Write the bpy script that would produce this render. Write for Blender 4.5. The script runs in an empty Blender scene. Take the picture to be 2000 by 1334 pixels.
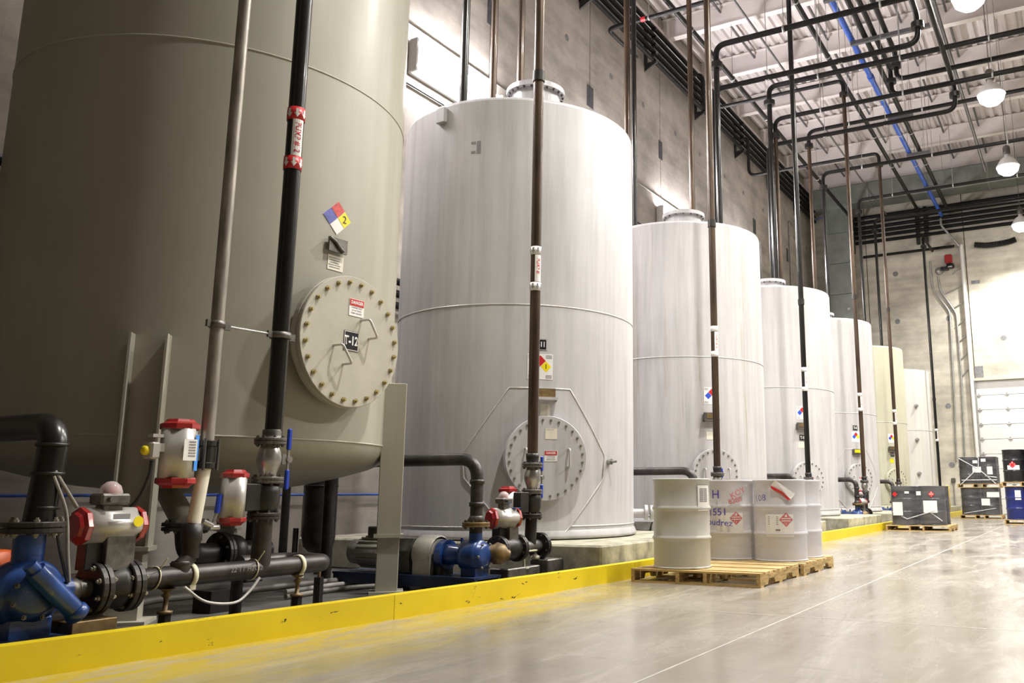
import bpy, math, random
from mathutils import Vector, Matrix
random.seed(7)
PI = math.pi
R = math.radians
C = bpy.context.scene.collection
SC = bpy.context.scene

# ------------------------------------------------------------------ camera
F_PX, CX, CY, CAM_H = 1690.6, 1218.2, 643.5, 0.87
YAW, PITCH, ROLL = .4801, .18695, -.002775
_f = Vector((-math.sin(YAW) * math.cos(PITCH), math.cos(YAW) * math.cos(PITCH), math.sin(PITCH)))
_r = _f.cross(Vector((0, 0, 1))).normalized()
_u = _r.cross(_f)
CR = _r * math.cos(ROLL) + _u * math.sin(ROLL)
CU = _u * math.cos(ROLL) - _r * math.sin(ROLL)
CF = _f
cam = bpy.data.cameras.new('camera')
camo = bpy.data.objects.new('camera', cam)
C.objects.link(camo)
camo.matrix_world = Matrix(((CR.x, CU.x, -CF.x, 0), (CR.y, CU.y, -CF.y, 0), (CR.z, CU.z, -CF.z, CAM_H), (0, 0, 0, 1)))
cam.sensor_width = 36
cam.lens = F_PX / 2000 * 36
cam.shift_x = (1000 - CX) / 2000
cam.shift_y = (CY - 667) / 2000
cam.clip_start, cam.clip_end = .05, 300
SC.camera = camo

# ------------------------------------------------------------------ light and exposure
SC.view_settings.view_transform = 'Standard'
SC.view_settings.look = 'None'
SC.view_settings.gamma = 1
SC.view_settings.use_curve_mapping = False
SC.view_settings.exposure = 0.0
LAMP_W = 830.0          # watts of each high-bay lamp
TUBE_E = 150.0            # emission strength of the wall tubes
w = bpy.data.worlds.new('world')
SC.world = w
w.use_nodes = True
w.node_tree.nodes['Background'].inputs[0].default_value = (.5, .5, .5, 1)
w.node_tree.nodes['Background'].inputs[1].default_value = .0
SC.cycles.max_bounces = 7
SC.cycles.diffuse_bounces = 4
SC.cycles.glossy_bounces = 4
SC.cycles.transparent_max_bounces = 12
SC.cycles.sample_clamp_indirect = 6
SC.cycles.use_denoising = True
SC.cycles.caustics_reflective = False
SC.cycles.caustics_refractive = False


# ------------------------------------------------------------------ pixel <-> place helpers (measured on the photograph, 2000x1334)
def ray(u, v):
    return CR * ((u - CX) / F_PX) - CU * ((v - CY) / F_PX) + CF


CAM = Vector((0, 0, CAM_H))


def at(u, v, x=None, y=None, z=None):
    d = ray(u, v)
    t = x / d.x if x is not None else y / d.y if y is not None else (z - CAM_H) / d.z
    return CAM + d * t


def zat(x, y, v):
    lo, hi = -5.0, 40.0
    for _ in range(50):
        m = (lo + hi) / 2
        q = Vector((x, y, m)) - CAM
        if CY - F_PX * q.dot(CU) / q.dot(CF) > v:
            lo = m
        else:
            hi = m
    return lo


def on_shell(c, r, u, v):
    """angle and height where the sight line meets an upright cylinder"""
    d = ray(u, v)
    a = d.x ** 2 + d.y ** 2
    b = -(d.x * c[0] + d.y * c[1])
    k = c[0] ** 2 + c[1] ** 2 - r * r
    t = (-b - math.sqrt(max(0, b * b - a * k))) / a
    p = CAM + d * t
    return math.atan2(p.y - c[1], p.x - c[0]), p.z


# ------------------------------------------------------------------ materials
def nt(name):
    m = bpy.data.materials.new(name)
    m.use_nodes = True
    t = m.node_tree
    return m, t, t.nodes['Principled BSDF']


def noise(t, scale, detail=4, rough=.6, stretch=None, dist=0.0):
    tc = t.nodes.new('ShaderNodeTexCoord')
    mp = t.nodes.new('ShaderNodeMapping')
    if stretch:
        mp.inputs['Scale'].default_value = stretch
    n = t.nodes.new('ShaderNodeTexNoise')
    n.inputs['Scale'].default_value = scale
    n.inputs['Detail'].default_value = detail
    n.inputs['Roughness'].default_value = rough
    n.inputs['Distortion'].default_value = dist
    g = t.nodes.new('ShaderNodeNewGeometry')
    t.links.new(g.outputs['Position'], mp.inputs[0])
    t.links.new(mp.outputs[0], n.inputs['Vector'])
    return n


def ramp(t, src, stops):
    r = t.nodes.new('ShaderNodeValToRGB')
    e = r.color_ramp.elements
    e[0].position, e[0].color = stops[0][0], (*stops[0][1], 1)
    e[1].position, e[1].color = stops[-1][0], (*stops[-1][1], 1)
    for p, c in stops[1:-1]:
        q = e.new(p)
        q.color = (*c, 1)
    t.links.new(src, r.inputs[0])
    return r


def mixc(t, fac, a, b, mode='MIX'):
    m = t.nodes.new('ShaderNodeMix')
    m.data_type = 'RGBA'
    m.blend_type = mode
    for s, i in ((fac, 0), (a, 6), (b, 7)):
        if hasattr(s, 'links'):
            t.links.new(s, m.inputs[i])
        elif i == 0:
            m.inputs[0].default_value = s
        else:
            m.inputs[i].default_value = (*s, 1)
    return m.outputs[2]


def g3(v):
    return (v, v, v)


def mat(name, col, rough=.5, metal=0, var=.12, scale=3.0, stretch=None, bump=0, bscale=40, coat=0, spec=.5, dirt=None):
    m, t, p = nt(name)
    n = noise(t, scale, 5, .62, stretch)
    dark = tuple(c * (1 - var * 1.6) for c in col)
    lite = tuple(min(1, c * (1 + var)) for c in col)
    r = ramp(t, n.outputs[0], [(.3, dark), (.7, lite)])
    out = r.outputs[0]
    if dirt:
        n2 = noise(t, dirt[1], 6, .7, dirt[2] if len(dirt) > 2 else None)
        k = ramp(t, n2.outputs[0], [(dirt[3] if len(dirt) > 3 else .55, g3(0)), ((dirt[3] if len(dirt) > 3 else .55) + .15, g3(1))])
        out = mixc(t, k.outputs[0], out, dirt[0])
    t.links.new(out, p.inputs['Base Color'])
    p.inputs['Roughness'].default_value = rough
    p.inputs['Metallic'].default_value = metal
    p.inputs['Specular IOR Level'].default_value = spec
    p.inputs['Coat Weight'].default_value = coat
    if bump:
        nb = noise(t, bscale, 3, .6)
        b = t.nodes.new('ShaderNodeBump')
        b.inputs['Strength'].default_value = bump
        b.inputs['Distance'].default_value = .004
        t.links.new(nb.outputs[0], b.inputs['Height'])
        t.links.new(b.outputs[0], p.inputs['Normal'])
    return m


def emit(name, col, s):
    m, t, p = nt(name)
    p.inputs['Base Color'].default_value = (*col, 1)
    p.inputs['Emission Color'].default_value = (*col, 1)
    p.inputs['Emission Strength'].default_value = s
    return m


def concrete_wall(name, a, b):
    m, t, p = nt(name)
    n1 = noise(t, .8, 6, .65, (1, 1, .8))
    n2 = noise(t, 1.1, 6, .65, (.8, .8, 1.3))
    n3 = noise(t, .9, 4, .55, (.12, .12, 4.0))
    r1 = ramp(t, n1.outputs[0], [(.32, a), (.68, b)])
    r2 = ramp(t, n2.outputs[0], [(.32, g3(.70)), (.62, g3(1.08))])
    r3 = ramp(t, n3.outputs[0], [(.36, g3(.86)), (.64, g3(1.05))])
    o = mixc(t, 1.0, r1.outputs[0], r2.outputs[0], 'MULTIPLY')
    o = mixc(t, 1.0, o, r3.outputs[0], 'MULTIPLY')
    t.links.new(o, p.inputs['Base Color'])
    p.inputs['Roughness'].default_value = .85
    nb = noise(t, 14, 5, .7)
    bp = t.nodes.new('ShaderNodeBump')
    bp.inputs['Strength'].default_value = .2
    bp.inputs['Distance'].default_value = .01
    t.links.new(nb.outputs[0], bp.inputs['Height'])
    t.links.new(bp.outputs[0], p.inputs['Normal'])
    return m


def floor_mat():
    m, t, p = nt('polished_concrete')
    n1 = noise(t, .55, 6, .6)
    base = ramp(t, n1.outputs[0], [(.3, (.265, .238, .198)), (.52, (.315, .285, .238)), (.72, (.37, .338, .285))]).outputs[0]
    # long pale scuffs running down the aisle
    n2 = noise(t, 1.5, 6, .75, (2.2, .35, 1), .6)
    k2 = ramp(t, n2.outputs[0], [(.5, g3(0)), (.72, g3(.75))])
    base = mixc(t, k2.outputs[0], base, (.50, .475, .43))
    n4 = noise(t, 2.6, 6, .7, (.8, 2.6, 1), 1.2)
    k4 = ramp(t, n4.outputs[0], [(.55, g3(0)), (.85, g3(.6))])
    base = mixc(t, k4.outputs[0], base, (.16, .15, .135))
    # yellow dust worn off the kerb, in front of it
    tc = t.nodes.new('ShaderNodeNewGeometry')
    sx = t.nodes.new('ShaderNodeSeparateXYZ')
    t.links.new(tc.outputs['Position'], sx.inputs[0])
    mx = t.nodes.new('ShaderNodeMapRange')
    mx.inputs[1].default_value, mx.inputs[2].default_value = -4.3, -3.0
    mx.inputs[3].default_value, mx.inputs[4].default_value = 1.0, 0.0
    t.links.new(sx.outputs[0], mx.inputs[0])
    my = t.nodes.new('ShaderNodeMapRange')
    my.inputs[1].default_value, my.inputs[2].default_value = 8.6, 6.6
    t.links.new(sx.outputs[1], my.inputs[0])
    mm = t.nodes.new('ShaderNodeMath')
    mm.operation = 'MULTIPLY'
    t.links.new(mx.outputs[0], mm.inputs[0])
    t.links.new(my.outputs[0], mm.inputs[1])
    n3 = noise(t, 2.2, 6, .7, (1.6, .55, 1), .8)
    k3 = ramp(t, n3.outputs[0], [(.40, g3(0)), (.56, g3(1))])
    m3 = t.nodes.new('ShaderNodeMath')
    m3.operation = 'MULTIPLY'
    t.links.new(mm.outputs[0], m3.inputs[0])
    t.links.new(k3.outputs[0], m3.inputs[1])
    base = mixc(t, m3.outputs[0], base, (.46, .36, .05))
    t.links.new(base, p.inputs['Base Color'])
    nr = noise(t, 1.3, 6, .7, (1.6, .5, 1), .5)
    rr = ramp(t, nr.outputs[0], [(.35, g3(.11)), (.68, g3(.32))])
    t.links.new(rr.outputs[0], p.inputs['Roughness'])
    p.inputs['Specular IOR Level'].default_value = .85
    nb = noise(t, 5, 3, .5)
    bp = t.nodes.new('ShaderNodeBump')
    bp.inputs['Strength'].default_value = .06
    bp.inputs['Distance'].default_value = .01
    t.links.new(nb.outputs[0], bp.inputs['Height'])
    t.links.new(bp.outputs[0], p.inputs['Normal'])
    return m


def tank_mat(name, a, b, rough, metal, streak=.3, runs=0):
    m, t, p = nt(name)
    n1 = noise(t, .9, 5, .6)
    n2 = noise(t, 2.2, 6, .7, (2.5, 2.5, .16))
    r1 = ramp(t, n1.outputs[0], [(.3, a), (.7, b)])
    r2 = ramp(t, n2.outputs[0], [(.3, g3(1 - streak)), (.58, g3(1.0))])
    o = mixc(t, 1.0, r1.outputs[0], r2.outputs[0], 'MULTIPLY')
    if runs:
        n5 = noise(t, 2.6, 6, .75, (2.2, 2.2, .09), .3)
        k5 = ramp(t, n5.outputs[0], [(.56, g3(0)), (.70, g3(runs))])
        o = mixc(t, k5.outputs[0], o, (.30, .235, .11))
    t.links.new(o, p.inputs['Base Color'])
    rr = ramp(t, n2.outputs[0], [(.3, g3(rough + .12)), (.7, g3(rough))])
    t.links.new(rr.outputs[0], p.inputs['Roughness'])
    p.inputs['Metallic'].default_value = metal
    nb = noise(t, 1.7, 2, .5)
    bp = t.nodes.new('ShaderNodeBump')
    bp.inputs['Strength'].default_value = .12
    bp.inputs['Distance'].default_value = .02
    t.links.new(nb.outputs[0], bp.inputs['Height'])
    t.links.new(bp.outputs[0], p.inputs['Normal'])
    return m


def wrap_mat(name, lo, hi):
    m, t, p = nt(name)
    n = noise(t, 1.6, 5, .6, (.6, .6, 5.0), .8)
    r = ramp(t, n.outputs[0], [(.35, g3(lo)), (.75, g3(hi))])
    t.links.new(r.outputs[0], p.inputs['Alpha'])
    p.inputs['Base Color'].default_value = (.82, .82, .87, 1)
    p.inputs['Roughness'].default_value = .2
    nb = noise(t, 6, 4, .65, (1, 1, 1.6), 1.0)
    bp = t.nodes.new('ShaderNodeBump')
    bp.inputs['Strength'].default_value = .4
    bp.inputs['Distance'].default_value = .02
    t.links.new(nb.outputs[0], bp.inputs['Height'])
    t.links.new(bp.outputs[0], p.inputs['Normal'])
    return m


def kerb_mat():
    m, t, p = nt('yellow_kerb_paint')
    n = noise(t, 1.6, 5, .6)
    base = ramp(t, n.outputs[0], [(.3, (.66, .49, .006)), (.7, (.78, .60, .008))]).outputs[0]
    n2 = noise(t, 7.5, 5, .7, (1, .7, 2.0), .4)
    k = ramp(t, n2.outputs[0], [(.65, g3(0)), (.665, g3(1))])
    base = mixc(t, k.outputs[0], base, (.035, .03, .02))
    t.links.new(base, p.inputs['Base Color'])
    p.inputs['Roughness'].default_value = .48
    return m


M = {}
M['concrete'] = concrete_wall('concrete_wall', (.42, .385, .335), (.56, .52, .46))
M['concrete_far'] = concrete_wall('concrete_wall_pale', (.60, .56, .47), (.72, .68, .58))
M['plinth'] = mat('plinth_concrete', (.40, .38, .29), .9, 0, .3, 5, None, .4, 30)
M['floor'] = floor_mat()
M['dike'] = mat('containment_floor', (.13, .125, .12), .38, 0, .35, 1.6, (1.2, .8, 1), .1, 20)
M['joint'] = mat('joint_filler', (.46, .44, .40), .5, 0, .15, 6)
M['kerb'] = kerb_mat()
M['yellow'] = mat('yellow_paint', (.75, .55, .02), .5, 0, .12, 4)
M['sage'] = tank_mat('sage_tank_paint', (.35, .335, .27), (.39, .375, .305), .38, 0, .08)
M['sage_light'] = mat('sage_light_paint', (.44, .42, .345), .4, 0, .06, 4)
M['steel_tank'] = tank_mat('silver_tank_paint', (.52, .51, .525), (.60, .59, .60), .34, .12, .22)
M['steel_tank2'] = tank_mat('white_tank_paint', (.50, .49, .495), (.57, .555, .555), .36, .06, .24)
M['run_tank'] = tank_mat('stained_white_tank_paint', (.50, .49, .495), (.57, .555, .555), .36, .06, .24, .55)
M['pale_tank'] = tank_mat('pale_tank_paint', (.68, .66, .62), (.76, .74, .70), .36, .02, .12)
M['cream_tank'] = tank_mat('cream_tank_paint', (.50, .49, .37), (.57, .56, .44), .42, 0, .12)
M['weld'] = mat('weld_bead', (.62, .60, .58), .35, .3, .1, 20)
M['brass_bolt'] = mat('zinc_yellow_bolt', (.48, .40, .19), .38, .7, .2, 30)
M['grey_bolt'] = mat('weathered_bolt', (.33, .31, .24), .45, .6, .25, 30)
M['dark_bolt'] = mat('dark_bolt', (.13, .125, .115), .4, .7, .2, 30)
M['white'] = mat('white_vinyl', (.80, .79, .76), .45, 0, .03, 8)
M['cream'] = mat('cream_paper', (.74, .70, .58), .55, 0, .06, 10)
M['red'] = mat('red_vinyl', (.55, .015, .02), .4, 0, .06, 8)
M['blue'] = mat('blue_vinyl', (.03, .09, .55), .4, 0, .06, 8)
M['faded_red'] = mat('faded_red_vinyl', (.58, .07, .06), .45, 0, .25, 30)
M['faded_blue'] = mat('faded_blue_vinyl', (.12, .13, .45), .45, 0, .3, 30)
M['yellow_vinyl'] = mat('yellow_vinyl', (.85, .68, .01), .4, 0, .05, 8)
M['black_vinyl'] = mat('black_vinyl', (.012, .012, .016), .35, 0, .1, 8)
M['ink'] = mat('black_ink', (.02, .02, .025), .6, 0, .1, 8)
M['ink_grey'] = mat('grey_ink', (.25, .25, .26), .6, 0, .1, 8)
M['ink_red'] = mat('red_ink', (.55, .03, .04), .6, 0, .1, 8)
M['ink_blue'] = mat('violet_blue_marker', (.09, .07, .36), .6, 0, .1, 8)
M['black_pipe'] = mat('black_painted_pipe', (.013, .012, .011), .28, .25, .3, 6, (3, 3, .6), 0, 40, .15)
M['rack_black'] = mat('rack_black_paint', (.009, .0085, .008), .55, 0, .3, 6, None, 0, 40, 0, .18)
M['overhead_black'] = mat('overhead_black_paint', (.009, .0085, .008), .45, 0, .3, 6, None, 0, 40, 0, .22)
M['brown_pipe'] = mat('brown_steel_pipe', (.075, .047, .028), .38, .4, .4, 3.5, (3, 3, .35), 0, 40, .1)
M['grey_pipe'] = mat('galvanised_pipe', (.34, .31, .265), .42, .55, .3, 6, (3, 3, .5))
M['black_iron'] = mat('black_iron', (.03, .027, .026), .42, .4, .35, 8)
M['manifold'] = mat('dull_black_steel', (.055, .048, .047), .42, .45, .4, 5)
M['cast'] = mat('grey_cast_iron', (.16, .15, .135), .45, .65, .3, 12)
M['stainless'] = mat('stainless', (.42, .41, .39), .3, .85, .15, 10)
M['alu'] = mat('anodised_aluminium', (.52, .50, .47), .35, .35, .08, 8)
M['red_cap'] = mat('red_enamel', (.36, .018, .018), .3, 0, .15, 8, None, 0, 40, .3)
M['pump_blue'] = mat('blue_enamel', (.014, .05, .20), .32, .05, .4, 7, None, 0, 40, .25, .5, ((.33, .33, .35), 3.2, (1, 1, 1), .62))
M['frame_blue'] = mat('navy_steel', (.014, .03, .09), .45, .1, .3, 6)
M['lever_blue'] = mat('blue_lever_grip', (.015, .05, .42), .35, 0, .08, 8)
M['tape_blue'] = mat('blue_tape', (.05, .25, .75), .5, 0, .05, 8)
M['motor'] = mat('motor_grey', (.40, .385, .34), .45, .1, .15, 6)
M['rust'] = mat('rusty_brass', (.20, .13, .05), .5, .3, .4, 9)
M['orange'] = mat('orange_guard', (.85, .13, .01), .45, 0, .05, 6)
M['wood'] = mat('pallet_wood', (.56, .39, .16), .7, 0, .25, 5, (1, 7, 7))
M['wood_pale'] = mat('pale_pallet_wood', (.64, .47, .22), .7, 0, .25, 5, (1, 7, 7))
M['wood_brown'] = mat('brown_pallet_wood', (.47, .31, .11), .7, 0, .25, 5, (1, 7, 7))
M['wood2'] = mat('pallet_wood_end', (.46, .31, .12), .75, 0, .3, 6, (7, 1, 7))
M['drum_grey'] = mat('grey_drum_paint', (.50, .50, .46), .34, 0, .05, 4)
M['drum_white'] = mat('silver_white_drum_paint', (.60, .59, .62), .36, 0, .06, 4)
M['drum_black'] = mat('black_drum_paint', (.014, .014, .018), .3, 0, .15, 4)
M['drum_blue'] = mat('navy_drum_paint', (.012, .022, .15), .3, 0, .15, 4)
M['wrap'] = wrap_mat('clear_stretch_film', .12, .34)
M['wrap_thin'] = wrap_mat('thin_stretch_film', .04, .16)
M['wrap_band'] = mat('bunched_stretch_film', (.62, .62, .66), .35, 0, .2, 9)
M['deck'] = mat('white_deck_paint', (.68, .63, .62), .55, 0, .06, 1.5)
M['beam'] = mat('white_beam_paint', (.78, .73, .71), .5, 0, .05, 1.5)
M['duct'] = mat('galvanised_duct', (.30, .33, .31), .4, .5, .15, 2)
M['duct_dark'] = mat('louvre_black', (.012, .012, .012), .6, 0, .1, 5)
M['strut'] = mat('grey_strut', (.15, .15, .155), .45, .5, .15, 6)
M['blue_pipe'] = mat('blue_air_pipe', (.035, .11, .52), .35, .1, .15, 5)
M['patch'] = mat('dark_grout_patch', (.075, .075, .082), .85, 0, .3, 9)
M['plug'] = mat('grey_grout_plug', (.24, .24, .25), .85, 0, .2, 9)
M['door'] = mat('white_door_paint', (.80, .80, .78), .4, 0, .04, 2, None, 0, 40, 0, .5, ((.22, .22, .23), 3.0, (1, 1, 1), .70))
M['galv'] = mat('galvanised_steel', (.45, .45, .44), .4, .6, .15, 6)
M['cable'] = mat('grey_cable', (.28, .26, .24), .5, 0, .15, 8)
M['cable_dark'] = mat('dark_cable', (.03, .03, .03), .5, 0, .15, 8)
M['cable_pale'] = mat('pale_cable', (.55, .53, .50), .5, 0, .1, 8)
M['tie'] = mat('cream_zip_tie', (.66, .62, .45), .5, 0, .1, 8)
M['lamp_on'] = emit('lamp_glow', (1, .96, .88), 45)
M['tube_on'] = emit('tube_glow', (1, .95, .98), TUBE_E)
M['fixture'] = mat('white_enamel', (.8, .79, .77), .35, 0, .03, 4)


def clear_mat():
    m, t, p = nt('clear_plastic')
    p.inputs['Base Color'].default_value = (.9, .75, .74, 1)
    p.inputs['Alpha'].default_value = .45
    p.inputs['Roughness'].default_value = .1
    return m


M['clear'] = clear_mat()


# ------------------------------------------------------------------ mesh builder
def frame_from(n):
    n = n.normalized()
    a = Vector((0, 0, 1)) if abs(n.z) < .9 else Vector((1, 0, 0))
    x = a.cross(n).normalized()
    return x, n.cross(x), n


class MB:
    def __init__(s):
        s.v, s.f, s.sm = [], [], []

    def add(s, vs, fs, smooth=False):
        o = len(s.v)
        s.v += [Vector(v) for v in vs]
        s.f += [[i + o for i in f] for f in fs]
        s.sm += [smooth] * len(fs)
        return s

    def box(s, c, d, rot=None, bev=0):
        c = Vector(c)
        x, y, z = d[0] / 2, d[1] / 2, d[2] / 2
        b = min(bev, x * .9, y * .9, z * .9)
        if b <= 0:
            vs = [Vector((i * x, j * y, k * z)) for i in (-1, 1) for j in (-1, 1) for k in (-1, 1)]
            fs = [(0, 1, 3, 2), (4, 6, 7, 5), (0, 4, 5, 1), (2, 3, 7, 6), (0, 2, 6, 4), (1, 5, 7, 3)]
        else:                        # 24-vertex chamfered box
            vs, idx = [], {}
            for i in (-1, 1):
                for j in (-1, 1):
                    for k in (-1, 1):
                        for a in range(3):
                            q = [i * (x - b), j * (y - b), k * (z - b)]
                            q[a] = (i * x, j * y, k * z)[a]
                            idx[i, j, k, a] = len(vs)
                            vs.append(Vector(q))
            fs = []
            for a in range(3):
                p, q = [(1, 2), (2, 0), (0, 1)][a]
                for sg in (-1, 1):
                    loop = []
                    for e in ((-1, -1), (1, -1), (1, 1), (-1, 1)):
                        g = [0, 0, 0]
                        g[a], g[p], g[q] = sg, e[0], e[1]
                        loop.append(idx[g[0], g[1], g[2], a])
                    fs.append(loop if sg > 0 else loop[::-1])
            for a in range(3):
                p, q = [(1, 2), (2, 0), (0, 1)][a]
                for e in ((-1, -1), (1, -1), (1, 1), (-1, 1)):
                    l = []
                    for sg, ax in ((-1, p), (1, p), (1, q), (-1, q)):
                        g = [0, 0, 0]
                        g[a], g[p], g[q] = sg, e[0], e[1]
                        l.append(idx[g[0], g[1], g[2], ax])
                    fs.append(l if e[0] * e[1] > 0 else l[::-1])
            for i in (-1, 1):
                for j in (-1, 1):
                    for k in (-1, 1):
                        l = [idx[i, j, k, a] for a in range(3)]
                        fs.append(l if i * j * k > 0 else l[::-1])
        if rot:
            vs = [rot @ v for v in vs]
        return s.add([v + c for v in vs], fs)

    def lathe(s, prof, base=(0, 0, 0), axis=(0, 0, 1), n=24, smooth=True, closed=False):
        """prof: (radius, height) pairs along the axis"""
        base = Vector(base)
        x, y, z = frame_from(Vector(axis))
        vs, fs, ring = [], [], []
        for r, h in prof:
            if r < 1e-6:
                ring.append([len(vs)])
                vs.append(base + z * h)
            else:
                ring.append(list(range(len(vs), len(vs) + n)))
                vs += [base + z * h + (x * math.cos(2 * PI * i / n) + y * math.sin(2 * PI * i / n)) * r for i in range(n)]
        prs = list(zip(ring, ring[1:]))
        if closed:
            prs.append((ring[-1], ring[0]))
        for a, b in prs:
            for i in range(n):
                j = (i + 1) % n
                if len(a) == 1 and len(b) == 1:
                    continue
                if len(a) == 1:
                    fs.append((a[0], b[j], b[i]))
                elif len(b) == 1:
                    fs.append((a[i], a[j], b[0]))
                else:
                    fs.append((a[i], a[j], b[j], b[i]))
        return s.add(vs, fs, smooth)

    def cyl(s, p0, p1, r0, r1=None, n=16, smooth=True, bev=0):
        p0, p1 = Vector(p0), Vector(p1)
        r1 = r0 if r1 is None else r1
        L = (p1 - p0).length
        x, y, z = frame_from(p1 - p0)
        o = len(s.v)
        vs = []
        for p, r in ((p0, r0), (p1, r1)):
            vs += [p + (x * math.cos(2 * PI * i / n) + y * math.sin(2 * PI * i / n)) * r for i in range(n)]
        s.add(vs, [(i, (i + 1) % n, n + (i + 1) % n, n + i) for i in range(n)], smooth)
        s.add(vs, [list(range(n))[::-1], list(range(n, 2 * n))], False)
        return s

    def tube(s, pts, r, n=10, smooth=True, closed=False, caps=True):
        pts = [Vector(p) for p in pts]
        if closed:
            tang = [(pts[(i + 1) % len(pts)] - pts[i - 1]).normalized() for i in range(len(pts))]
        else:
            tang = [((pts[min(i + 1, len(pts) - 1)] - pts[max(i - 1, 0)])).normalized() for i in range(len(pts))]
        x, y, z = frame_from(tang[0])
        vs, fs = [], []
        for i, p in enumerate(pts):
            t = tang[i]
            x = (x - t * x.dot(t)).normalized()
            y = t.cross(x)
            rr = r[i] if isinstance(r, (list, tuple)) else r
            vs += [p + (x * math.cos(2 * PI * k / n) + y * math.sin(2 * PI * k / n)) * rr for k in range(n)]
        m = len(pts)
        for i in range(m if closed else m - 1):
            j = (i + 1) % m
            for k in range(n):
                l = (k + 1) % n
                fs.append((i * n + k, i * n + l, j * n + l, j * n + k))
        s.add(vs, fs, smooth)
        if caps and not closed:
            s.add(vs, [list(range(n))[::-1], list(range((m - 1) * n, m * n))], False)
        return s

    def prism(s, poly, mp, d0, d1, smooth=False):
        n = len(poly)
        vs = [mp(x, y, d0) for x, y in poly] + [mp(x, y, d1) for x, y in poly]
        fs = [list(range(n))[::-1], list(range(n, 2 * n))] + [(i, (i + 1) % n, n + (i + 1) % n, n + i) for i in range(n)]
        return s.add(vs, fs, smooth)

    def sheet(s, mp, x0, x1, y0, y1, d, nx=4, thick=.002):
        vs, fs = [], []
        for k in (0, 1):
            for i in range(nx + 1):
                x = x0 + (x1 - x0) * i / nx
                vs += [mp(x, y0, d + k * thick), mp(x, y1, d + k * thick)]
        o = 2 * (nx + 1)
        for i in range(nx):
            a = 2 * i
            fs += [(o + a, o + a + 2, o + a + 3, o + a + 1), (a, a + 1, a + 3, a + 2), (a, a + 2, o + a + 2, o + a), (a + 1, o + a + 1, o + a + 3, a + 3)]
        e = 2 * nx
        fs += [(0, o, o + 1, 1), (e, e + 1, o + e + 1, o + e)]
        return s.add(vs, fs)

    def build(s, name, m, parent=None, org=None):
        if parent is not None:
            o0 = WORLD[parent.name]
        else:
            o0 = Vector(org) if org is not None else Vector((0, 0, 0))
        me = bpy.data.meshes.new(name)
        me.from_pydata([tuple(v - o0) for v in s.v], [], s.f)
        me.polygons.foreach_set('use_smooth', s.sm)
        me.materials.append(M[m] if isinstance(m, str) else m)
        me.update()
        o = bpy.data.objects.new(name, me)
        C.objects.link(o)
        if parent is not None:
            o.parent = parent
        else:
            o.location = o0
        WORLD[o.name] = o0
        return o


WORLD = {}


def tag(o, label=None, cat=None, group=None, kind=None):
    if label:
        o['label'] = label
    if cat:
        o['category'] = cat
    if group:
        o['group'] = group
    if kind:
        o['kind'] = kind
    return o


def thing(name, label, cat, loc, group=None):
    o = bpy.data.objects.new(name, None)
    o.empty_display_size = .1
    o.location = loc
    C.objects.link(o)
    WORLD[o.name] = Vector(loc)
    return tag(o, label, cat, group)


def struct(name, mb, m, parent=None):
    o = mb.build(name, m, parent)
    if parent is None:
        o['kind'] = 'structure'
    return o


def inst(name, me, parent, loc, normal=(0, 0, 1), spin=0.0):
    """a part that shares its mesh; loc in world metres"""
    o = bpy.data.objects.new(name, me)
    x, y, z = frame_from(Vector(normal))
    rot = Matrix((x, y, z)).transposed().to_4x4() @ Matrix.Rotation(spin, 4, 'Z')
    C.objects.link(o)
    o.parent = parent
    o.matrix_local = Matrix.Translation(Vector(loc) - WORLD[parent.name]) @ rot
    WORLD[o.name] = WORLD[parent.name]
    return o


def copy_tree(o, delta=None, parent=None):
    c = o.copy()
    C.objects.link(c)
    if parent is not None:
        c.parent = parent
    if delta is not None:
        c.location = o.location + Vector(delta)
    WORLD[c.name] = WORLD[o.name] + (Vector(delta) if delta is not None else Vector((0, 0, 0)))
    for ch in list(o.children):
        copy_tree(ch, None, c)
    return c


def fillet(pts, rad, seg=6):
    pts = [Vector(p) for p in pts]
    out = [pts[0]]
    for i in range(1, len(pts) - 1):
        a, b, c = pts[i - 1], pts[i], pts[i + 1]
        d0, d1 = (a - b), (c - b)
        r = min(rad, d0.length * .49, d1.length * .49)
        p0, p1 = b + d0.normalized() * r, b + d1.normalized() * r
        for k in range(seg + 1):
            t = k / seg
            out.append(p0 * (1 - t) ** 2 + b * 2 * t * (1 - t) + p1 * t * t)
    out.append(pts[-1])
    return out


def bolt_mesh(name, r, h, m):
    b = MB().cyl((0, 0, 0), (0, 0, h * .55), r, n=6, smooth=False).cyl((0, 0, h * .5), (0, 0, h), r * .55, n=6, smooth=False)
    me = bpy.data.meshes.new(name)
    me.from_pydata([tuple(v) for v in b.v], [], b.f)
    me.materials.append(M[m])
    return me


BOLT = {}


def bolt(r, h, m):
    k = (round(r, 4), round(h, 4), m)
    if k not in BOLT:
        BOLT[k] = bolt_mesh('bolt', r, h, m)
    return BOLT[k]


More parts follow.
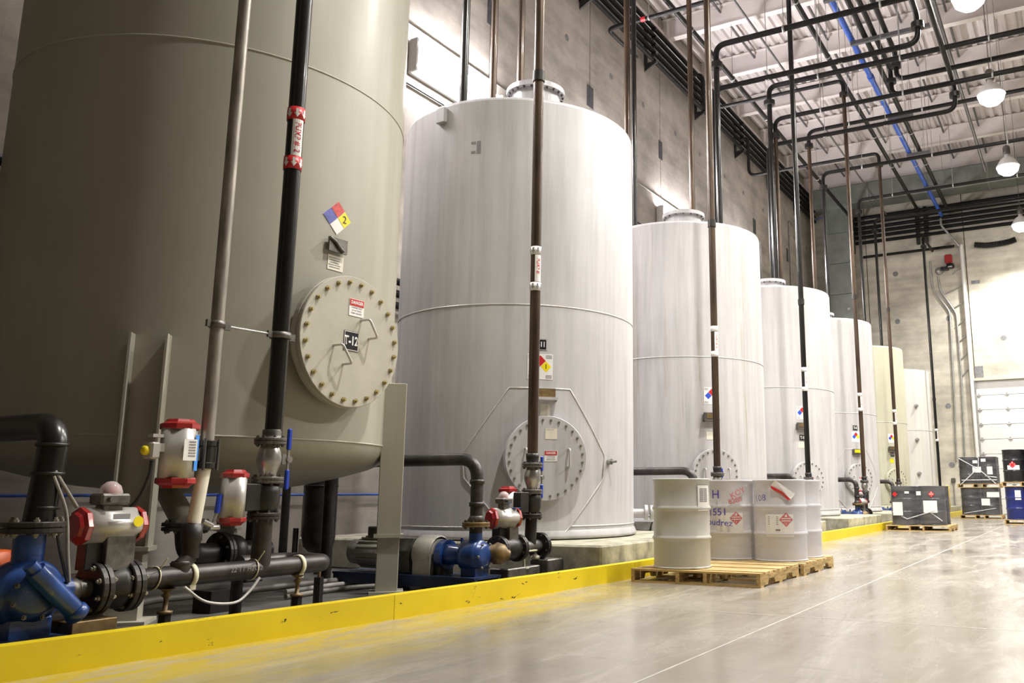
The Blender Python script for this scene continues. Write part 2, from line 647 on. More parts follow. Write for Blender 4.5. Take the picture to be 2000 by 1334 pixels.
def flange(parent, p, axis, r, t, m='black_iron', nb=8, br=.011, bm='dark_bolt', pair=True, name='flange'):
    """a bolted pair of flange discs centred on p with a ring of bolts (sub-parts)"""
    p, ax = Vector(p), Vector(axis).normalized()
    b = MB()
    if pair:
        g = t * .12
        b.lathe([(0, -t), (r * .97, -t), (r, -t * .85), (r, -g), (r * .86, -g), (r * .86, g), (r, g), (r, t * .85), (r * .97, t), (0, t)], p, ax, 28, False)
    else:
        b.lathe([(0, -t / 2), (r, -t / 2), (r, t / 2), (0, t / 2)], p, ax, 28, False)
    f = b.build(name, m, parent)
    x, y, z = frame_from(ax)
    h = t if pair else t / 2
    for i in range(nb):
        a = 2 * PI * (i + .5) / nb
        q = p + (x * math.cos(a) + y * math.sin(a)) * (r * .82)
        inst('bolt', bolt(br, br * 1.5, bm), f, q + ax * h, ax)
        if pair:
            inst('bolt', bolt(br, br * 1.5, bm), f, q - ax * h, -ax)
    return f


def planar(o, right, up):
    o, s, t = Vector(o), Vector(right).normalized(), Vector(up).normalized()
    n = s.cross(t)
    return lambda x, y, d=0: o + s * x + t * y + n * d


def curved(c, r, th, z):
    return lambda x, y, d=0: Vector((c[0] + (r + d) * math.cos(th + x / r), c[1] + (r + d) * math.sin(th + x / r), z + y))


def text(name, body, size, mp, m, parent, x=0, y=0, d=.003, bold=0, rot=0.0, sx=1.0):
    cu = bpy.data.curves.new('t', 'FONT')
    cu.body = body
    cu.size = size
    cu.align_x, cu.align_y = 'CENTER', 'CENTER'
    cu.offset = bold * size
    cu.resolution_u = 2
    o = bpy.data.objects.new('t', cu)
    C.objects.link(o)
    me = bpy.data.meshes.new_from_object(o.evaluated_get(bpy.context.evaluated_depsgraph_get()))
    bpy.data.objects.remove(o)
    ca, sa = math.cos(rot), math.sin(rot)
    o0 = WORLD[parent.name]
    for v in me.vertices:
        px, py = v.co.x * sx, v.co.y
        v.co = mp(x + px * ca - py * sa, y + px * sa + py * ca, d) - o0
    me.materials.append(M[m])
    me.name = name
    ob = bpy.data.objects.new(name, me)
    C.objects.link(ob)
    ob.parent = parent
    WORLD[ob.name] = o0
    return ob


def card(name, mp, w, h, m, parent, x=0, y=0, d=.002, nx=4):
    return MB().sheet(mp, x - w / 2, x + w / 2, y - h / 2, y + h / 2, d, nx).build(name, m, parent)


def poly(name, mp, pts, m, parent, d=.005):
    """convex outline laid on a flat or curved ground in narrow strips"""
    x0, x1 = min(p[0] for p in pts), max(p[0] for p in pts)
    xs = sorted(set([x0 + (x1 - x0) * i / 10 for i in range(11)] + [p[0] for p in pts]))

    def lim(x):
        ys = []
        for (a, b), (c, e) in zip(pts, pts[1:] + pts[:1]):
            if min(a, c) - 1e-9 <= x <= max(a, c) + 1e-9:
                ys += [b, e] if abs(a - c) < 1e-9 else [b + (e - b) * (x - a) / (c - a)]
        return min(ys), max(ys)
    vs = []
    for x in xs:
        lo, hi = lim(x)
        vs += [mp(x, lo, d), mp(x, hi, d)]
    return MB().add(vs, [(2 * i, 2 * i + 2, 2 * i + 3, 2 * i + 1) for i in range(len(xs) - 1)]).build(name, m, parent)


def hazard_diamond(mp, s, parent, cardw=None, cardh=None, ms=('red', 'blue', 'yellow_vinyl', 'white'), digit=None, tilt=0, name='hazard_sign', lines=True):
    """four-colour diamond; s = half diagonal"""
    if cardw:
        root = card(name, mp, cardw, cardh, 'white', parent, nx=6)
    else:
        root = poly(name, mp, [(0, s), (-s, 0), (0, -s), (s, 0)], 'white', parent, .001)
    q = s / 2
    g = q * .96
    for nm, (cx, cy), m in (('red_quarter', (0, q), ms[0]), ('blue_quarter', (-q, 0), ms[1]), ('yellow_quarter', (q, 0), ms[2]), ('white_quarter', (0, -q), ms[3])):
        poly(nm, mp, [(cx, cy + g), (cx - g, cy), (cx, cy - g), (cx + g, cy)], m, root, .0045)
    if digit:
        text('lettering', digit, s * .62, mp, 'ink', root, q, 0, .007)
    if cardw and lines:
        for i in range(3):
            for sx in (-1, 1):
                for sy in (-1, 1):
                    card('fine_print', mp, cardw * .24, cardh * .018, 'ink_grey', root, sx * cardw * .34, sy * (cardh * .44 - i * cardh * .05), .0045, 1)
    return root


def danger_sign(mp, w, h, parent):
    r = card('danger_sign', mp, w, h, 'white', parent)
    card('red_band', mp, w * .94, h * .38, 'red', r, 0, h * .28, .0045)
    text('lettering', 'DANGER', h * .27, mp, 'white', r, 0, h * .28, .008, .03, 0, .85)
    for i, tx in enumerate(('CONFINED SPACE', 'DO NOT ENTER', 'PERMIT REQUIRED')):
        text('lettering', tx, h * .125, mp, 'ink', r, 0, h * (-.02 - .16 * i), .0045, .01, 0, .8)
    return r


def number_plate(mp, w, h, txt, parent):
    r = card('number_plate', mp, w, h, 'black_vinyl', parent)
    b = MB()
    for x, y, a, c in ((0, h * .46, w * .96, h * .03), (0, -h * .46, w * .96, h * .03), (w * .47, 0, w * .03, h * .94), (-w * .47, 0, w * .03, h * .94)):
        b.sheet(mp, x - a / 2, x + a / 2, y - c / 2, y + c / 2, .0045, 3)
    b.build('white_border', 'white', r)
    text('lettering', txt, h * .62, mp, 'white', r, 0, 0, .0045, .03, 0, .78)
    return r

# =================================================================== THE SETTING
XW, YF, XR, YB, ZC = -10.0, 38.0, 22.0, -14.0, 14.85
KERB = [(-5.95, YB), (-4.63, 2.0), (-4.385, 4.9), (-4.2, 8.3), (-4.2, YF)]


def kerb_x(y):
    for (x0, y0), (x1, y1) in zip(KERB, KERB[1:]):
        if y <= y1:
            return x0 + (x1 - x0) * (y - y0) / (y1 - y0)
    return KERB[-1][0]


flat = lambda x, y, d=0: Vector((x, y, d))
edge = [(x - .05, y) for x, y in KERB]
fl = struct('floor', MB().prism([(XR, YB), (XR, YF)] + edge[::-1], flat, -.2, 0), 'floor')
struct('floor_containment', MB().prism([(XW - .3, YF), (XW - .3, YB)] + edge, flat, -.2, 0), 'dike')
MB().box((-1.93, 12, .0005), (.016, 52, .002)).build('joint_filler', 'joint', fl)
MB().box((3.2, 12, .0005), (.016, 52, .002)).build('joint_filler', 'joint', fl)
for y in (6.3, 18.6, 30.8):
    MB().box((8.9, y, .0003), (26, .012, .0012)).build('joint_filler', 'joint', fl)

kerb = thing('trim_kerb', None, None, (0, 0, 0))
kerb['kind'] = 'structure'
for (x0, y0), (x1, y1) in zip(KERB, KERB[1:]):
    MB().prism([(x0, y0 + .003), (x1, y1 - .003), (x1 - .1, y1 - .003), (x0 - .1, y0 + .003)], flat, 0, .165).build('kerb_section', 'kerb', kerb)

wl = struct('wall_left', MB().box((XW - .25, 12, 7.5), (.1, 52.6, 15)), 'patch')
JL = [13.3 + 4.12 * k for k in range(-7, 7)]
JL[0], JL[-1] = YB, YF
for i, (a, b) in enumerate(zip(JL, JL[1:])):
    MB().box((XW - .1, (a + b) / 2, 7.5), (.2, b - a - .03, 15), None, .012).build('wall_panel', 'concrete', wl)
    if i > 2:
        MB().box((XW + .002, a, 10.55 + .1 * (i % 2)), (.012, .24 + .04 * (i % 3), .56)).build('grout_patch', 'patch', wl)
    if i > 3:
        for (dy, z) in ((1.1, 5.2), (3.0, 5.2), (1.1, 8.0), (3.0, 8.0), (1.1, 11.6), (3.0, 11.6)):
            MB().lathe([(0, 0), (.085, 0), (.085, .004), (0, .004)], (XW - .001, a + dy, z), (1, 0, 0), 14, False).build('form_plug', 'plug', wl)

JX = [-10.0, -7.62, -3.52, 1.6, 6.7, 11.8, 16.9, 22.0]
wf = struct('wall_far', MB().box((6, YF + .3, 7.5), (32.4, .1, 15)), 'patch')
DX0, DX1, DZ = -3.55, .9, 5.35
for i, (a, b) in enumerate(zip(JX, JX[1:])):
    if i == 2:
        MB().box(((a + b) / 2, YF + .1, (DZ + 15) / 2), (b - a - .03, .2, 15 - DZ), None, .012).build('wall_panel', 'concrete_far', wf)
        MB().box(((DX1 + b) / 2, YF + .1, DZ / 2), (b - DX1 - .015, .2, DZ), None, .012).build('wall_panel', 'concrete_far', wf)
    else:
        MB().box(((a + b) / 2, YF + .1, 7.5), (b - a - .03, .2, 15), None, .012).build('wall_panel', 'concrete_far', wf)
for u, v in ((1749, 535), (1753, 628), (1852, 793), (1859, 908), (1853, 622), (1960, 660), (1731, 702)):
    p = at(u, v, y=YF)
    MB().lathe([(0, 0), (.115, 0), (.115, .006), (0, .006)], (p.x, YF + .001, p.z), (0, -1, 0), 18, False).build('form_plug', 'plug', wf)
for u, v, ww, hh in ((1905, 551, .34, .14), (1912, 726, .33, .46)):
    p = at(u, v, y=YF)
    MB().box((p.x, YF - .005, p.z), (ww, .02, hh)).build('grout_patch', 'plug', wf)

dr = struct('door_1', MB().box(((DX0 + DX1) / 2, YF + .2, DZ / 2), (DX1 - DX0, .06, DZ)), 'door')
NP = 9
for i in range(NP):
    h = DZ / NP
    MB().box(((DX0 + DX1) / 2, YF + .12, (i + .5) * h), (DX1 - DX0 - .06, .07, h - .014), None, .012).build('door_panel', 'door', dr)
    for x in (DX0 + .12, DX0 + 1.17, DX0 + 2.2, DX1 - .12):
        if i:
            MB().box((x, YF + .075, i * h), (.07, .02, .15)).box((x, YF + .065, i * h), (.17, .012, .05)).cyl((x - .07, YF + .07, i * h), (x + .07, YF + .07, i * h), .018, n=8).build('hinge', 'galv', dr)
MB().box((DX0 + .01, YF + .02, DZ / 2), (.07, .08, DZ)).build('door_track', 'galv', dr)
MB().box((DX1 - .01, YF + .02, DZ / 2), (.07, .08, DZ)).build('door_track', 'galv', dr)
MB().box(((DX0 + DX1) / 2, YF - .03, DZ + .06), (DX1 - DX0 + .2, .08, .1)).build('door_header', 'concrete_far', dr)

struct('wall_right', MB().box((XR + .1, 12, 7.5), (.2, 52.4, 15)), 'concrete')
struct('wall_behind', MB().box((6, YB - .1, 7.5), (32.4, .2, 15)), 'concrete')

ce = struct('ceiling', MB().box((6, 12, ZC + .35), (32.4, 52.4, .1)), 'deck')
JY = [21.82 + 3.02 * k for k in range(-11, 6)]
ys = [YB] + JY + [YF]
for a, b in zip(ys, ys[1:]):                       # corrugated deck, one sheet to a bay, flutes running to the far wall
    d, p = MB(), .30
    x = XW
    prof = []
    xe = 5 if b > 10 else XW + .3
    while x < xe:
        prof += [(x, .075), (x + .05, 0), (x + .17, 0), (x + .22, .075)]
        x += p
    prof.append((XR, .075))
    vs = [(q, yy, ZC + h + .02) for yy in (a, b) for q, h in prof]
    n = len(prof)
    d.add(vs, [(i, n + i, n + i + 1, i + 1) for i in range(n - 1)])
    d.build('deck_sheet', 'deck', ce)
for y in JY:
    MB().box((6, y, 14.21), (32, .22, .022)).box((6, y, 14.52), (32, .014, .62)).box((6, y, 14.84), (32, .22, .022)).build('roof_beam', 'beam', ce)
for y in JY[11:]:
    MB().box((XW + .13, y, 14.08), (.26, .26, .26)).build('beam_seat', 'beam', ce)
MB().box((XW + .08, 12, 14.15), (.12, 51, .13)).box((XW + .03, 12, 14.3), (.02, 51, .4)).build('edge_angle', 'beam', ce)

# =================================================================== LAMPS
lamp_root = None
LY = [6.9, 12.4, 17.9, 23.0, 28.7, 35.5]
LX = [-1.2, 6.2]
LZ = 11.0
order = ['nearest', 'second nearest', 'third', 'fourth', 'fifth', 'farthest']


def high_bay(x, y, label, group=None):
    t = thing('high_bay_lamp', label, 'lamp', (x, y, LZ), group)
    MB().lathe([(.0, .44), (.07, .44), (.08, .34), (.2, .26), (.34, .04), (.35, 0), (.33, .0), (.19, .22), (0, .28)], (x, y, LZ), (0, 0, 1), 24).build('reflector', 'fixture', t)
    MB().lathe([(0, .12), (.30, .04), (.33, -.02), (.29, -.15), (.17, -.25), (0, -.29)], (x, y, LZ), (0, 0, 1), 24).build('glowing_lens', 'lamp_on', t)
    MB().lathe([(0, .42), (.10, .42), (.11, .44), (.11, .66), (.08, .70), (0, .70)], (x, y, LZ), (0, 0, 1), 16).build('ballast_housing', 'cast', t)
    MB().cyl((x, y, LZ + .7), (x, y, ZC + .02), .012, n=6).build('hanger_rod', 'strut', t)
    l = bpy.data.lights.new('lamp', 'SPOT')
    l.energy = LAMP_W * 4
    l.spot_size = R(150)
    l.spot_blend = .5
    l.shadow_soft_size = .24
    l.color = (1, .97, .915)
    lo = bpy.data.objects.new('lamp_light', l)
    C.objects.link(lo)
    lo.parent = t
    lo.location = (0, 0, -.34)
    return t


for i, y in enumerate(LY):
    if i == 0:  # unseen lamp, added to brighten the two nearest tanks
        high_bay(LX[0], y, 'unseen high-bay lamp added above the aisle, nearest of its row')
    else:
        high_bay(LX[0], y, '%s of the glowing high-bay lamps down the aisle' % order[i])
for x in LX[1:]:
    for y in (12.4, 17.9):  # unseen second row, added to lift the near floor and tanks
        high_bay(x, y, 'unseen high-bay lamp added over the open floor beyond the frame', 'added high-bay lamps out of frame')

# fluorescent strips on the left wall
strips = []
for k, y0 in enumerate((10.9, 16.1, 21.2, 26.4, 5.7)):  # last strip is hidden, added to light the silver tank's upper left
    lab = ['long white twin-tube wall light glowing between the two nearest tanks', 'twin-tube wall light behind the nearest silver tank', 'glowing twin-tube wall light above the gap after the nearest silver tank', 'twin-tube wall light behind the fourth tank from the camera', 'unseen twin-tube wall light added behind the huge sage-grey tank'][k]
    y1 = y0 + 2.5
    t = thing('wall_light', lab, 'lamp', (XW + .1, y0, 8.4))
    MB().box((XW + .06, (y0 + y1) / 2, 8.52), (.1, 2.55, .62), None, .02).build('backplate', 'fixture', t)
    for z in (8.73, 8.30):
        MB().cyl((XW + .2, y0, z), (XW + .2, y1, z), .062, n=12).build('tube', 'tube_on', t)
    for y in (y0 - .04, y1 + .04):
        MB().box((XW + .17, y, 8.52), (.16, .05, .62)).build('end_bracket', 'fixture', t)
    strips.append(t)

# =================================================================== TANKS
TANKS = [  # name, centre, radius, top height, manway angle, material
    ('T-12', (-7.08, 5.21), 1.685, 8.6, R(-.5), 'sage'),
    ('T-11', (-6.556, 9.489), 1.555, 5.66, R(-43), 'steel_tank'),
    ('T-10', (-6.556, 14.9), 1.555, 5.62, R(-46), 'run_tank'),
    ('T-9', (-6.556, 20.13), 1.555, 5.56, R(-42), 'steel_tank2'),
    ('T-8', (-6.556, 24.92), 1.555, 5.66, R(-39.5), 'steel_tank2'),
    ('T-7', (-6.556, 29.91), 1.555, 5.62, R(-37), 'cream_tank'),
    ('T-6', (-6.556, 35.67), 1.555, 5.56, R(-35), 'pale_tank')]
TLAB = ['huge sage-grey tank on legs with a dished bottom, nearest and tallest',
        'silver upright tank marked T-11 on a square concrete plinth, second in the row',
        'white upright tank with brown run marks, third in the row behind the grey drum',
        'white upright tank with a T-9 plate, fourth in the row',
        'white upright tank with a T-8 plate and a yellow name plate, fifth in the row',
        'cream upright tank, sixth in the row, with a round manway behind wrapped black drums',
        'pale plain tank without manway, last of the row by the far wall']


def manway(t, c, r, th, zc, rm, proj, nb, bm, m, hs, br=.016):
    n = Vector((math.cos(th), math.sin(th), 0))
    o = Vector((c[0], c[1], zc)) + n * r
    k = MB().lathe([(rm * .82, -.3), (rm * .82, proj - .06), (rm, proj - .06), (rm, proj - .012), (rm * .985, proj - .008), (rm * .985, proj + .002), (rm, proj + .006), (rm, proj + .034), (rm * .99, proj + .04), (0, proj + .04)], o, n, 56, False).build('manway', m, t)
    s = Vector((-n.y, n.x, 0))
    up = Vector((0, 0, 1))
    f = o + n * (proj + .04)
    for i in range(nb):
        a = 2 * PI * (i + .5) / nb
        inst('bolt', bolt(br, br * 1.5, bm), k, f + (s * math.cos(a) + up * math.sin(a)) * rm * .9, n, i * .7)
    mp = planar(f, s, up)
    for (x0, y0), (x1, y1), e in hs:
        MB().tube(fillet([mp(x0, y0, 0), mp(x0, y0, e), mp(x1, y1, e), mp(x1, y1, 0)], .025, 4), .011 if rm > .5 else .012, 8).build('handle', 'weld', k)
    return k, mp, f, n


def ring(t, c, r, z, m='weld', w=.009):
    return MB().tube([(c[0] + r * math.cos(a * PI / 48), c[1] + r * math.sin(a * PI / 48), z) for a in range(96)], w, 6, True, True).build('weld_seam', m, t)


def roof_hatch(t, c, z, rr, v, m, nb=20, off=(.2, .05)):
    b = (c[0] + off[0], c[1] + off[1], z - .05)
    h = zat(b[0], b[1], v) - b[2] - .03
    k = MB().lathe([(rr * .84, 0), (rr * .84, h), (rr, h), (rr, h + .03), (rr * 1.0, h + .035), (rr, h + .07), (0, h + .07)], b, (0, 0, 1), 40, False).build('roof_hatch', m, t)
    for i in range(nb):
        a = 2 * PI * i / nb
        inst('bolt', bolt(.018, .03, 'dark_bolt'), k, (b[0] + rr * .92 * math.cos(a), b[1] + rr * .92 * math.sin(a), b[2] + h), (0, 0, -1))
    return k


def repad(t, c, r, th, zc, m):
    """welded reinforcing plate round a manway, six-sided"""
    P = [(-.88, .05), (-.36, .80), (.36, .80), (.88, .05), (.86, -.22), (.30, -.85), (-.30, -.85), (-.86, -.22)]
    mp = curved(c, r, th, zc)

    def yy(x, top):
        best = None
        for i in range(len(P)):
            (x0, y0), (x1, y1) = P[i], P[(i + 1) % len(P)]
            if min(x0, x1) - 1e-6 <= x <= max(x0, x1) + 1e-6 and abs(x1 - x0) > 1e-6:
                y = y0 + (y1 - y0) * (x - x0) / (x1 - x0)
                best = y if best is None else (max(best, y) if top else min(best, y))
        return best
    xs = sorted(set([-.879 + 1.758 * i / 24 for i in range(25)]))
    vs, fs = [], []
    for x in xs:
        vs += [mp(x, yy(x, False), .008), mp(x, yy(x, True), .008)]
    for i in range(len(xs) - 1):
        fs.append((2 * i, 2 * i + 2, 2 * i + 3, 2 * i + 1))
    k = MB().add(vs, fs).build('reinforcing_plate', m, t)
    path = []
    for i in range(len(P)):
        (x0, y0), (x1, y1) = P[i], P[(i + 1) % len(P)]
        for j in range(6):
            q = j / 6
            path.append(mp(x0 + (x1 - x0) * q, y0 + (y1 - y0) * q, .008))
    MB().tube(path, .010, 6, True, True).build('weld_bead', 'weld', k)
    return k


troot = []
for i, (nm, c, r, top, th, m) in enumerate(TANKS):
    t = thing('storage_tank', TLAB[i], 'tank', (c[0], c[1], 0))
    troot.append(t)
    if i == 0:
        prof = [(0, .87), (.45, .89), (.9, .945), (1.25, 1.02), (1.5, 1.09), (1.61, 1.14), (1.665, 1.21), (r, 1.29), (r, top), (0, top + .3)]
    else:
        prof = [(0, .36), (r - .002, .36), (r, .37), (r, top - .05), (r - .012, top - .012), (r - .05, top), (0, top + .22)]
    sh = MB()
    if i == 0:
        sh.lathe(prof[:8], (c[0], c[1], 0), (0, 0, 1), 128)
        sh.lathe(prof[7:9], (c[0], c[1], 0), (0, 0, 1), 128)
        sh.lathe(prof[8:], (c[0], c[1], 0), (0, 0, 1), 128)
    else:
        sh.lathe(prof[:2], (c[0], c[1], 0), (0, 0, 1), 128)
        sh.lathe(prof[2:4], (c[0], c[1], 0), (0, 0, 1), 128)
        sh.lathe(prof[3:6], (c[0], c[1], 0), (0, 0, 1), 128)
        sh.lathe(prof[5:], (c[0], c[1], 0), (0, 0, 1), 128)
    sh.build('shell', m, t)
    if i:
        MB().box((c[0] + .02 + (.0), c[1], .175), (4.30, 3.4, .35), None, .02)
        pl = MB().box((-6.50, c[1] + .06, .175), (4.28, 3.36, .35), None, .02).build('tank_plinth', 'plinth')
        ords = ['', 'nearest', 'second', 'third', 'fourth', 'fifth', 'farthest']
        tag(pl, ['', 'square concrete plinth under the silver tank, beside the grey drum', 'concrete plinth under the third tank, hidden behind the drums', 'pale concrete plinth end showing past the wrapped white drums', 'concrete plinth between the small blue pump and the wrapped black drums', 'concrete plinth under the cream tank', 'concrete plinth under the last tank by the far wall'][i], 'plinth')
        MB().lathe([(r + .006, .36), (r + .03, .37), (r + .03, .40), (r + .006, .46)], (c[0], c[1], 0), (0, 0, 1), 96).build('base_ring', m, t)
        ring(t, c, r, .50)

# --- nearest tank
t, (nm, c, r, top, th, m) = troot[0], TANKS[0]
for z in (1.295, 4.40):
    ring(t, c, r, z, 'sage_light', .008)
zc = zat(-5.3, 5.3, 672)
k, mp, f, n = manway(t, c, r, th, zc, .545, .13, 24, 'brass_bolt', 'sage_light', [((.085, .19), (.185, .05), .10), ((-.195, -.06), (-.085, -.20), .10)], .02)
mwb = MB().lathe([(.53, -.02), (.552, -.018), (.552, -.002), (.53, 0)], f, n, 56, False)
danger_sign(planar(mp(.025, .285), Vector((-n.y, n.x, 0)), (0, 0, 1)), .165, .145, t)
number_plate(planar(mp(-.015, .0), Vector((-n.y, n.x, 0)), (0, 0, 1)), .16, .165, 'T-12', t)
a, z = on_shell(c, r, 659, 426)
hazard_diamond(curved(c, r, a, z), .15, t, None, None, ('faded_red', 'faded_blue', 'yellow_vinyl', 'white'), '2')
a, z = on_shell(c, r, 655, 481)
mpp = curved(c, r, a, z)
np_ = MB().box(mpp(0, 0, .03), (.02, .19, .12), Matrix.Rotation(a, 3, 'Z')).build('name_plate', 'cast', t)
MB().tube(fillet([mpp(-.09, .05, .045), mpp(-.03, .02, .05), mpp(0, -.02, .05), mpp(.05, -.045, .05)], .03), .014, 6).build('latch', 'dark_bolt', np_)
a, z = on_shell(c, r, 655, 514)
mpp = curved(c, r, a, z)
lb = card('paper_label', mpp, .165, .13, 'cream', t)
for q in range(5):
    card('printed_line', mpp, .12 - .015 * (q % 3), .006, 'ink_grey', lb, -.01, .04 - .02 * q, .0045, 1)
# legs
P1, P2 = Vector((-5.59, 6.13, 0)), Vector((-5.93, 3.92, 0))


def leg(p, ang, h, w=.25, label=None, low=.16, plate_z=.5):
    rot = Matrix.Rotation(ang, 3, 'Z')
    up = MB()
    for sy in (-1, 1):
        up.box(p + rot @ Vector((0, sy * w / 2, (h + plate_z) / 2)), (w * .62, .016, h - plate_z), rot)
    up.box(p + rot @ Vector((-.04, 0, (h + plate_z) / 2)), (.014, w, h - plate_z), rot)
    k = up.build('leg', 'sage', t)
    MB().box(p + Vector((0, 0, plate_z)), (w * .95, w * 1.2, .03), rot).build('splice_plate', 'sage', k)
    lo = MB().box(p + Vector((0, 0, plate_z / 2)), (w * .6, w * .86, plate_z), rot)
    lo.build('leg_stub', 'sage', k)
    MB().box(p + Vector((0, 0, .012)), (w * 1.3, w * 1.45, .024), rot).build('base_plate', 'sage_light', k)
    return k


def box_leg(p, ang, h, w, plate_z):
    rot = Matrix.Rotation(ang, 3, 'Z')
    k = MB().box(p + Vector((0, 0, (h + plate_z) / 2)), (w, w, h - plate_z), rot, .006).build('leg', 'sage', t)
    MB().box(p + Vector((0, 0, plate_z)), (w * 1.22, w * 1.22, .028), rot).build('splice_plate', 'sage', k)
    MB().box(p + Vector((0, 0, plate_z / 2)), (w * .92, w * .92, plate_z), rot, .006).build('leg_stub', 'sage', k)
    MB().box(p + Vector((0, 0, .012)), (w * 1.4, w * 1.4, .024), rot).build('base_plate', 'sage_light', k)
    return k


box_leg(P1, R(42), 1.87, .21, .50)
leg(P2, R(-48), 2.02, .24)
box_leg(Vector((-8.2, 6.5, 0)), R(40), 1.6, .19, .5)
box_leg(Vector((-8.3, 4.0, 0)), R(-40), 1.6, .19, .5)

# --- the silver tank
t, (nm, c, r, top, th, m) = troot[1], TANKS[1]
ring(t, c, r, zat(c[0] + r * math.cos(R(-56)), c[1] + r * math.sin(R(-56)), 594))
q = Vector((c[0] + r * math.cos(th), c[1] + r * math.sin(th), 0))
zc = zat(q.x, q.y, 895)
repad(t, c, r, th - R(2), zc + .0, 'steel_tank')
k, mp, f, n = manway(t, c, r, th, zc, .475, .07, 28, 'grey_bolt', 'steel_tank', [((-.245, .10), (-.245, -.10), .07), ((.255, .10), (.255, -.10), .07)], .015)
S = Vector((-n.y, n.x, 0))
danger_sign(planar(mp(.05, .02), S, (0, 0, 1)), .15, .12, t)
lb = card('paper_label', planar(mp(.05, .27), S, (0, 0, 1)), .14, .12, 'cream', t)
text('lettering', 'NOTICE', .022, planar(mp(.05, .27), S, (0, 0, 1)), 'ink_grey', lb, -.01, .045, .0045)
a, z = on_shell(c, r, 1055, 716)
hazard_diamond(curved(c, r, a, z), .135, t, .30, .30, digit='1')
a, z = on_shell(c, r, 1055, 673)
number_plate(curved(c, r, a, z), .16, .135, 'T-11', t)
a, z = on_shell(c, r, 1063, 774)
mpp = curved(c, r, a, z)
rt = Matrix.Rotation(a, 3, 'Z')
br = MB().box(mpp(0, -.035, .06), (.13, .27, .03), rt).box(mpp(-.13, .0, .04), (.09, .014, .13), rt).box(mpp(.13, -.04, .04), (.09, .014, .05), rt).box(mpp(0, .03, .03), (.02, .25, .13), rt).build('name_plate_bracket', 'steel_tank', t)
card('brass_plate', mpp, .20, .10, 'rust', br, .02, .035, .045)
card('strap_plate', mpp, .12, .16, 'cream', t, .01, -.17, .006)
a, z = on_shell(c, r, 1188, 902)
mpp = curved(c, r, a, z)
MB().cyl(mpp(0, 0, -.02), mpp(0, 0, .05), .035, n=16).cyl(mpp(0, 0, .05), mpp(0, 0, .12), .016, n=10).build('grounding_stud', 'stainless', t)
a, z = on_shell(c, r, 866, 228)
mpp = curved(c, r, a, z)
MB().box(mpp(0, 0, .03), (.06, .14, .2), Matrix.Rotation(a, 3, 'Z'), .008).build('lifting_lug', 'steel_tank', t)
roof_hatch(t, c, top + .16, .41, 186, 'steel_tank', 22)
a, z = on_shell(c, r, 928, 288)
mpp = curved(c, r, a, z)
gm = card('glue_mark', mpp, .05, .16, 'ink_grey', t, .05, 0, .001)
card('glue_mark', mpp, .06, .03, 'ink_grey', t, -.02, .06, .001)
card('glue_mark', mpp, .06, .03, 'ink_grey', t, -.02, -.06, .001)
# drain nozzle with valve low on the far side
for ti in (1, 2):
    cc = TANKS[ti][1]
    a = R(30)
    p0 = Vector((cc[0] + 1.5 * math.cos(a), cc[1] + 1.5 * math.sin(a), .62))
    d = Vector((math.cos(a), math.sin(a), 0))
    nz = MB().cyl(p0, p0 + d * .22, .05, n=16).cyl(p0 + d * .2, p0 + d * .24, .1, n=20).cyl(p0 + d * .27, p0 + d * .31, .1, n=20).build('drain_nozzle', 'steel_tank2', troot[ti])
    MB().cyl(p0 + d * .31, p0 + d * .4, .045, n=14).cyl(p0 + d * .35, p0 + d * .35 + Vector((0, 0, .2)), .012, n=8).box(p0 + d * .35 + Vector((0, 0, .2)), (.03, .12, .02)).build('drain_valve', 'stainless', nz)

